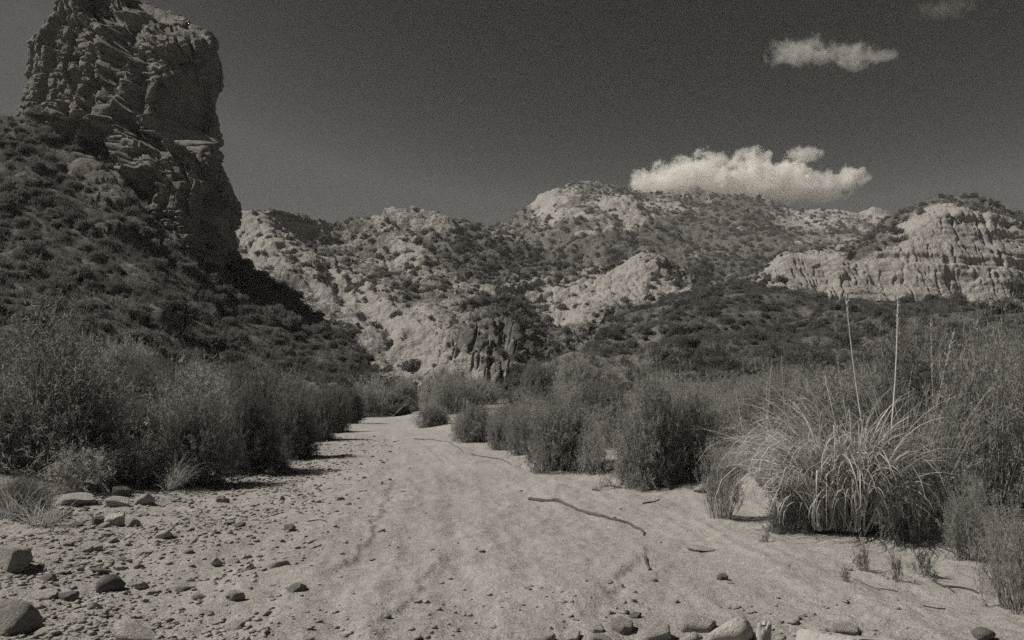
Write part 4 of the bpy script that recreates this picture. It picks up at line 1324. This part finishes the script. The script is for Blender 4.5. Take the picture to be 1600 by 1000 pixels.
stick([(1456, 905), (1472, 916), (1492, 927)], 0.010, 0.007, "thin stick slanting down on the sand right of the seedlings", seed=7)
stick([(1472, 917), (1505, 919), (1530, 928)], 0.013, 0.009, "dark stick pointing to the straggly shrub at lower right", seed=8)
stick([(1440, 948), (1478, 952)], 0.006, 0.004, "fine twig on the sand below the slanting stick", seed=9)
stick([(1330, 903), (1365, 920), (1405, 925)], 0.006, 0.004, "fine crooked twig trailing from the tiny sprig", seed=10)
stick([(1530, 845), (1552, 852), (1580, 862)], 0.022, 0.014, "dark dead branch under the leggy shrub at right", name="fallen_branch", cat="branch", seed=11)
stick([(360, 752), (395, 742), (420, 736)], 0.018, 0.010, "dead branch lying in the shade at the foot of the left thicket", name="fallen_branch", cat="branch", seed=12)
stick([(478, 815), (500, 813), (512, 815)], 0.010, 0.006, "fine forked twig on the gravel beside the wheel track", seed=13)
stick([(230, 756), (262, 762), (290, 768)], 0.014, 0.008, "pale dead stick at the front of the left thicket", mat=m_wood_grey, seed=14)

# weathered stump at the bottom edge
def stump():
    x, y, z = on_ground(1188, 1012)
    g = np.random.default_rng(5)
    h = 0.165; r = 0.052
    k, sd = 10, 28
    a = np.linspace(0, 2 * math.pi, sd, endpoint=False)
    vv = []
    for i in range(k):
        s = i / (k - 1)
        rr = r * (1.15 - 0.35 * s) * (1 + 0.22 * vnoise(v3(a * 0 + np.cos(a) * 2.2, np.sin(a) * 2.2, s * 0.4), 61) + 0.10 * vnoise(v3(np.cos(a) * 6, np.sin(a) * 6, s * 0.6), 62))
        top = h * s * (1 + 0.28 * (s > 0.85) * vnoise(v3(np.cos(a) * 2.5, np.sin(a) * 2.5, 3), 63))
        vv.append(v3(rr * np.cos(a) + 0.03 * s, rr * np.sin(a), top - 0.03))
    vv.append(v3(0.3 * r * np.cos(a) + 0.03, 0.3 * r * np.sin(a), h * 0.8 + 0 * a))
    V = np.stack(vv)
    me = mesh_np("wood_stump", V, grid_faces(V.shape[0], sd, True), [m_wood_grey])
    link("wood_stump", me, loc=(x, y, z), label="weathered splintered wood stump between the pale boulder and the buried one", cat="stump")
stump()

# ------------------------------------------------------------------ clouds
def cloud(name, px, py, Y, lobes, label, dens, seed, wisp=1.0):
    c = at(px, py, Y)
    m = Y / FPX
    mat = bpy.data.materials.new(name); mat.use_nodes = True
    t = mat.node_tree; t.nodes.clear()
    out = N(t, "ShaderNodeOutputMaterial")
    pv = N(t, "ShaderNodeVolumePrincipled")
    pv.inputs["Color"].default_value = (0.99, 0.985, 0.97, 1)
    pv.inputs["Anisotropy"].default_value = 0.2
    co = N(t, "ShaderNodeTexCoord").outputs["Object"]
    best = None
    for (lx, ly, rx, rz) in lobes:
        mp = N(t, "ShaderNodeMapping"); mp.vector_type = 'POINT'
        X0, Z0 = (lx - px) * m, -(ly - py) * m
        RX, RZ = rx * m, rz * m; RY = RX * 0.7
        mp.inputs["Scale"].default_value = (1 / RX, 1 / RY, 1 / RZ)
        mp.inputs["Location"].default_value = (-X0 / RX, 0, -Z0 / RZ)
        t.links.new(co, mp.inputs["Vector"])
        ln = N(t, "ShaderNodeVectorMath", operation='LENGTH')
        t.links.new(mp.outputs[0], ln.inputs[0])
        v = math_n(t, 'SUBTRACT', 1.0, ln.outputs["Value"])
        best = v if best is None else math_n(t, 'MAXIMUM', best, v)
    big = max(l[2] for l in lobes) * m
    n = noise_n(t, co, 3.2 / big, 8, 0.60, 0.25)
    n2 = noise_n(t, co, 11 / big, 6, 0.6, 0.2)
    s = math_n(t, 'ADD', best, math_n(t, 'MULTIPLY', math_n(t, 'SUBTRACT', n, 0.5), 2.3 * wisp))
    s = math_n(t, 'ADD', s, math_n(t, 'MULTIPLY', math_n(t, 'SUBTRACT', n2, 0.5), 0.9 * wisp))
    s = math_n(t, 'MULTIPLY', math_n(t, 'MAXIMUM', math_n(t, 'SUBTRACT', s, 0.10), 0.0), 6.0)
    s = math_n(t, 'MINIMUM', s, 1.0)
    t.links.new(math_n(t, 'MULTIPLY', s, dens), pv.inputs["Density"])
    t.links.new(pv.outputs[0], out.inputs["Volume"])
    xs0 = min(l[0] - l[2] * 1.25 for l in lobes); xs1 = max(l[0] + l[2] * 1.25 for l in lobes)
    ys0 = min(l[1] - l[3] * 1.5 for l in lobes); ys1 = max(l[1] + l[3] * 1.5 for l in lobes)
    v, f = ico(3)
    v = unit(np.sign(v) * np.abs(v) ** 0.55)
    v = np.sign(v) * np.abs(v) ** 0.6
    v = v / np.abs(v).max(0)
    hx = (xs1 - xs0) / 2 * m; hz = (ys1 - ys0) / 2 * m; hy = big * 0.95
    V = v * np.array([hx, hy, hz]) + np.array([((xs0 + xs1) / 2 - px) * m, 0, -((ys0 + ys1) / 2 - py) * m])
    me = mesh_np(name, V, f, [mat])
    return link(name, me, loc=c, label=label, cat="cloud")
YC = 4200
cloud("cloud", 1165, 275, YC, [(1020, 287, 40, 22), (1060, 279, 48, 27), (1098, 262, 36, 25), (1112, 250, 26, 15), (1130, 284, 55, 32), (1174, 256, 32, 26), (1192, 246, 20, 14), (1190, 286, 60, 32), (1235, 276, 46, 24),
      (1252, 296, 56, 22), (1300, 286, 44, 18), (1334, 276, 27, 14), (1348, 268, 14, 8), (1290, 306, 38, 11), (1000, 280, 22, 9)],
      "big bright cumulus cloud resting on the crest of the far ridge", 0.020, 1, 1.3)
cloud("cloud", 1256, 242, YC, [(1256, 242, 30, 14)], "small round cloud puff just above the big cumulus cloud", 0.012, 2)
cloud("cloud", 1290, 85, YC, [(1250, 81, 50, 19), (1335, 88, 40, 18), (1290, 86, 40, 12), (1335, 103, 24, 8), (1385, 86, 26, 7)], "thin flat cloud alone in the upper right sky", 0.0045, 3, 1.5)
cloud("cloud", 1475, 14, YC, [(1475, 14, 46, 13)], "faint wisp of cloud at the top right edge of the sky", 0.0009, 4, 1.3)
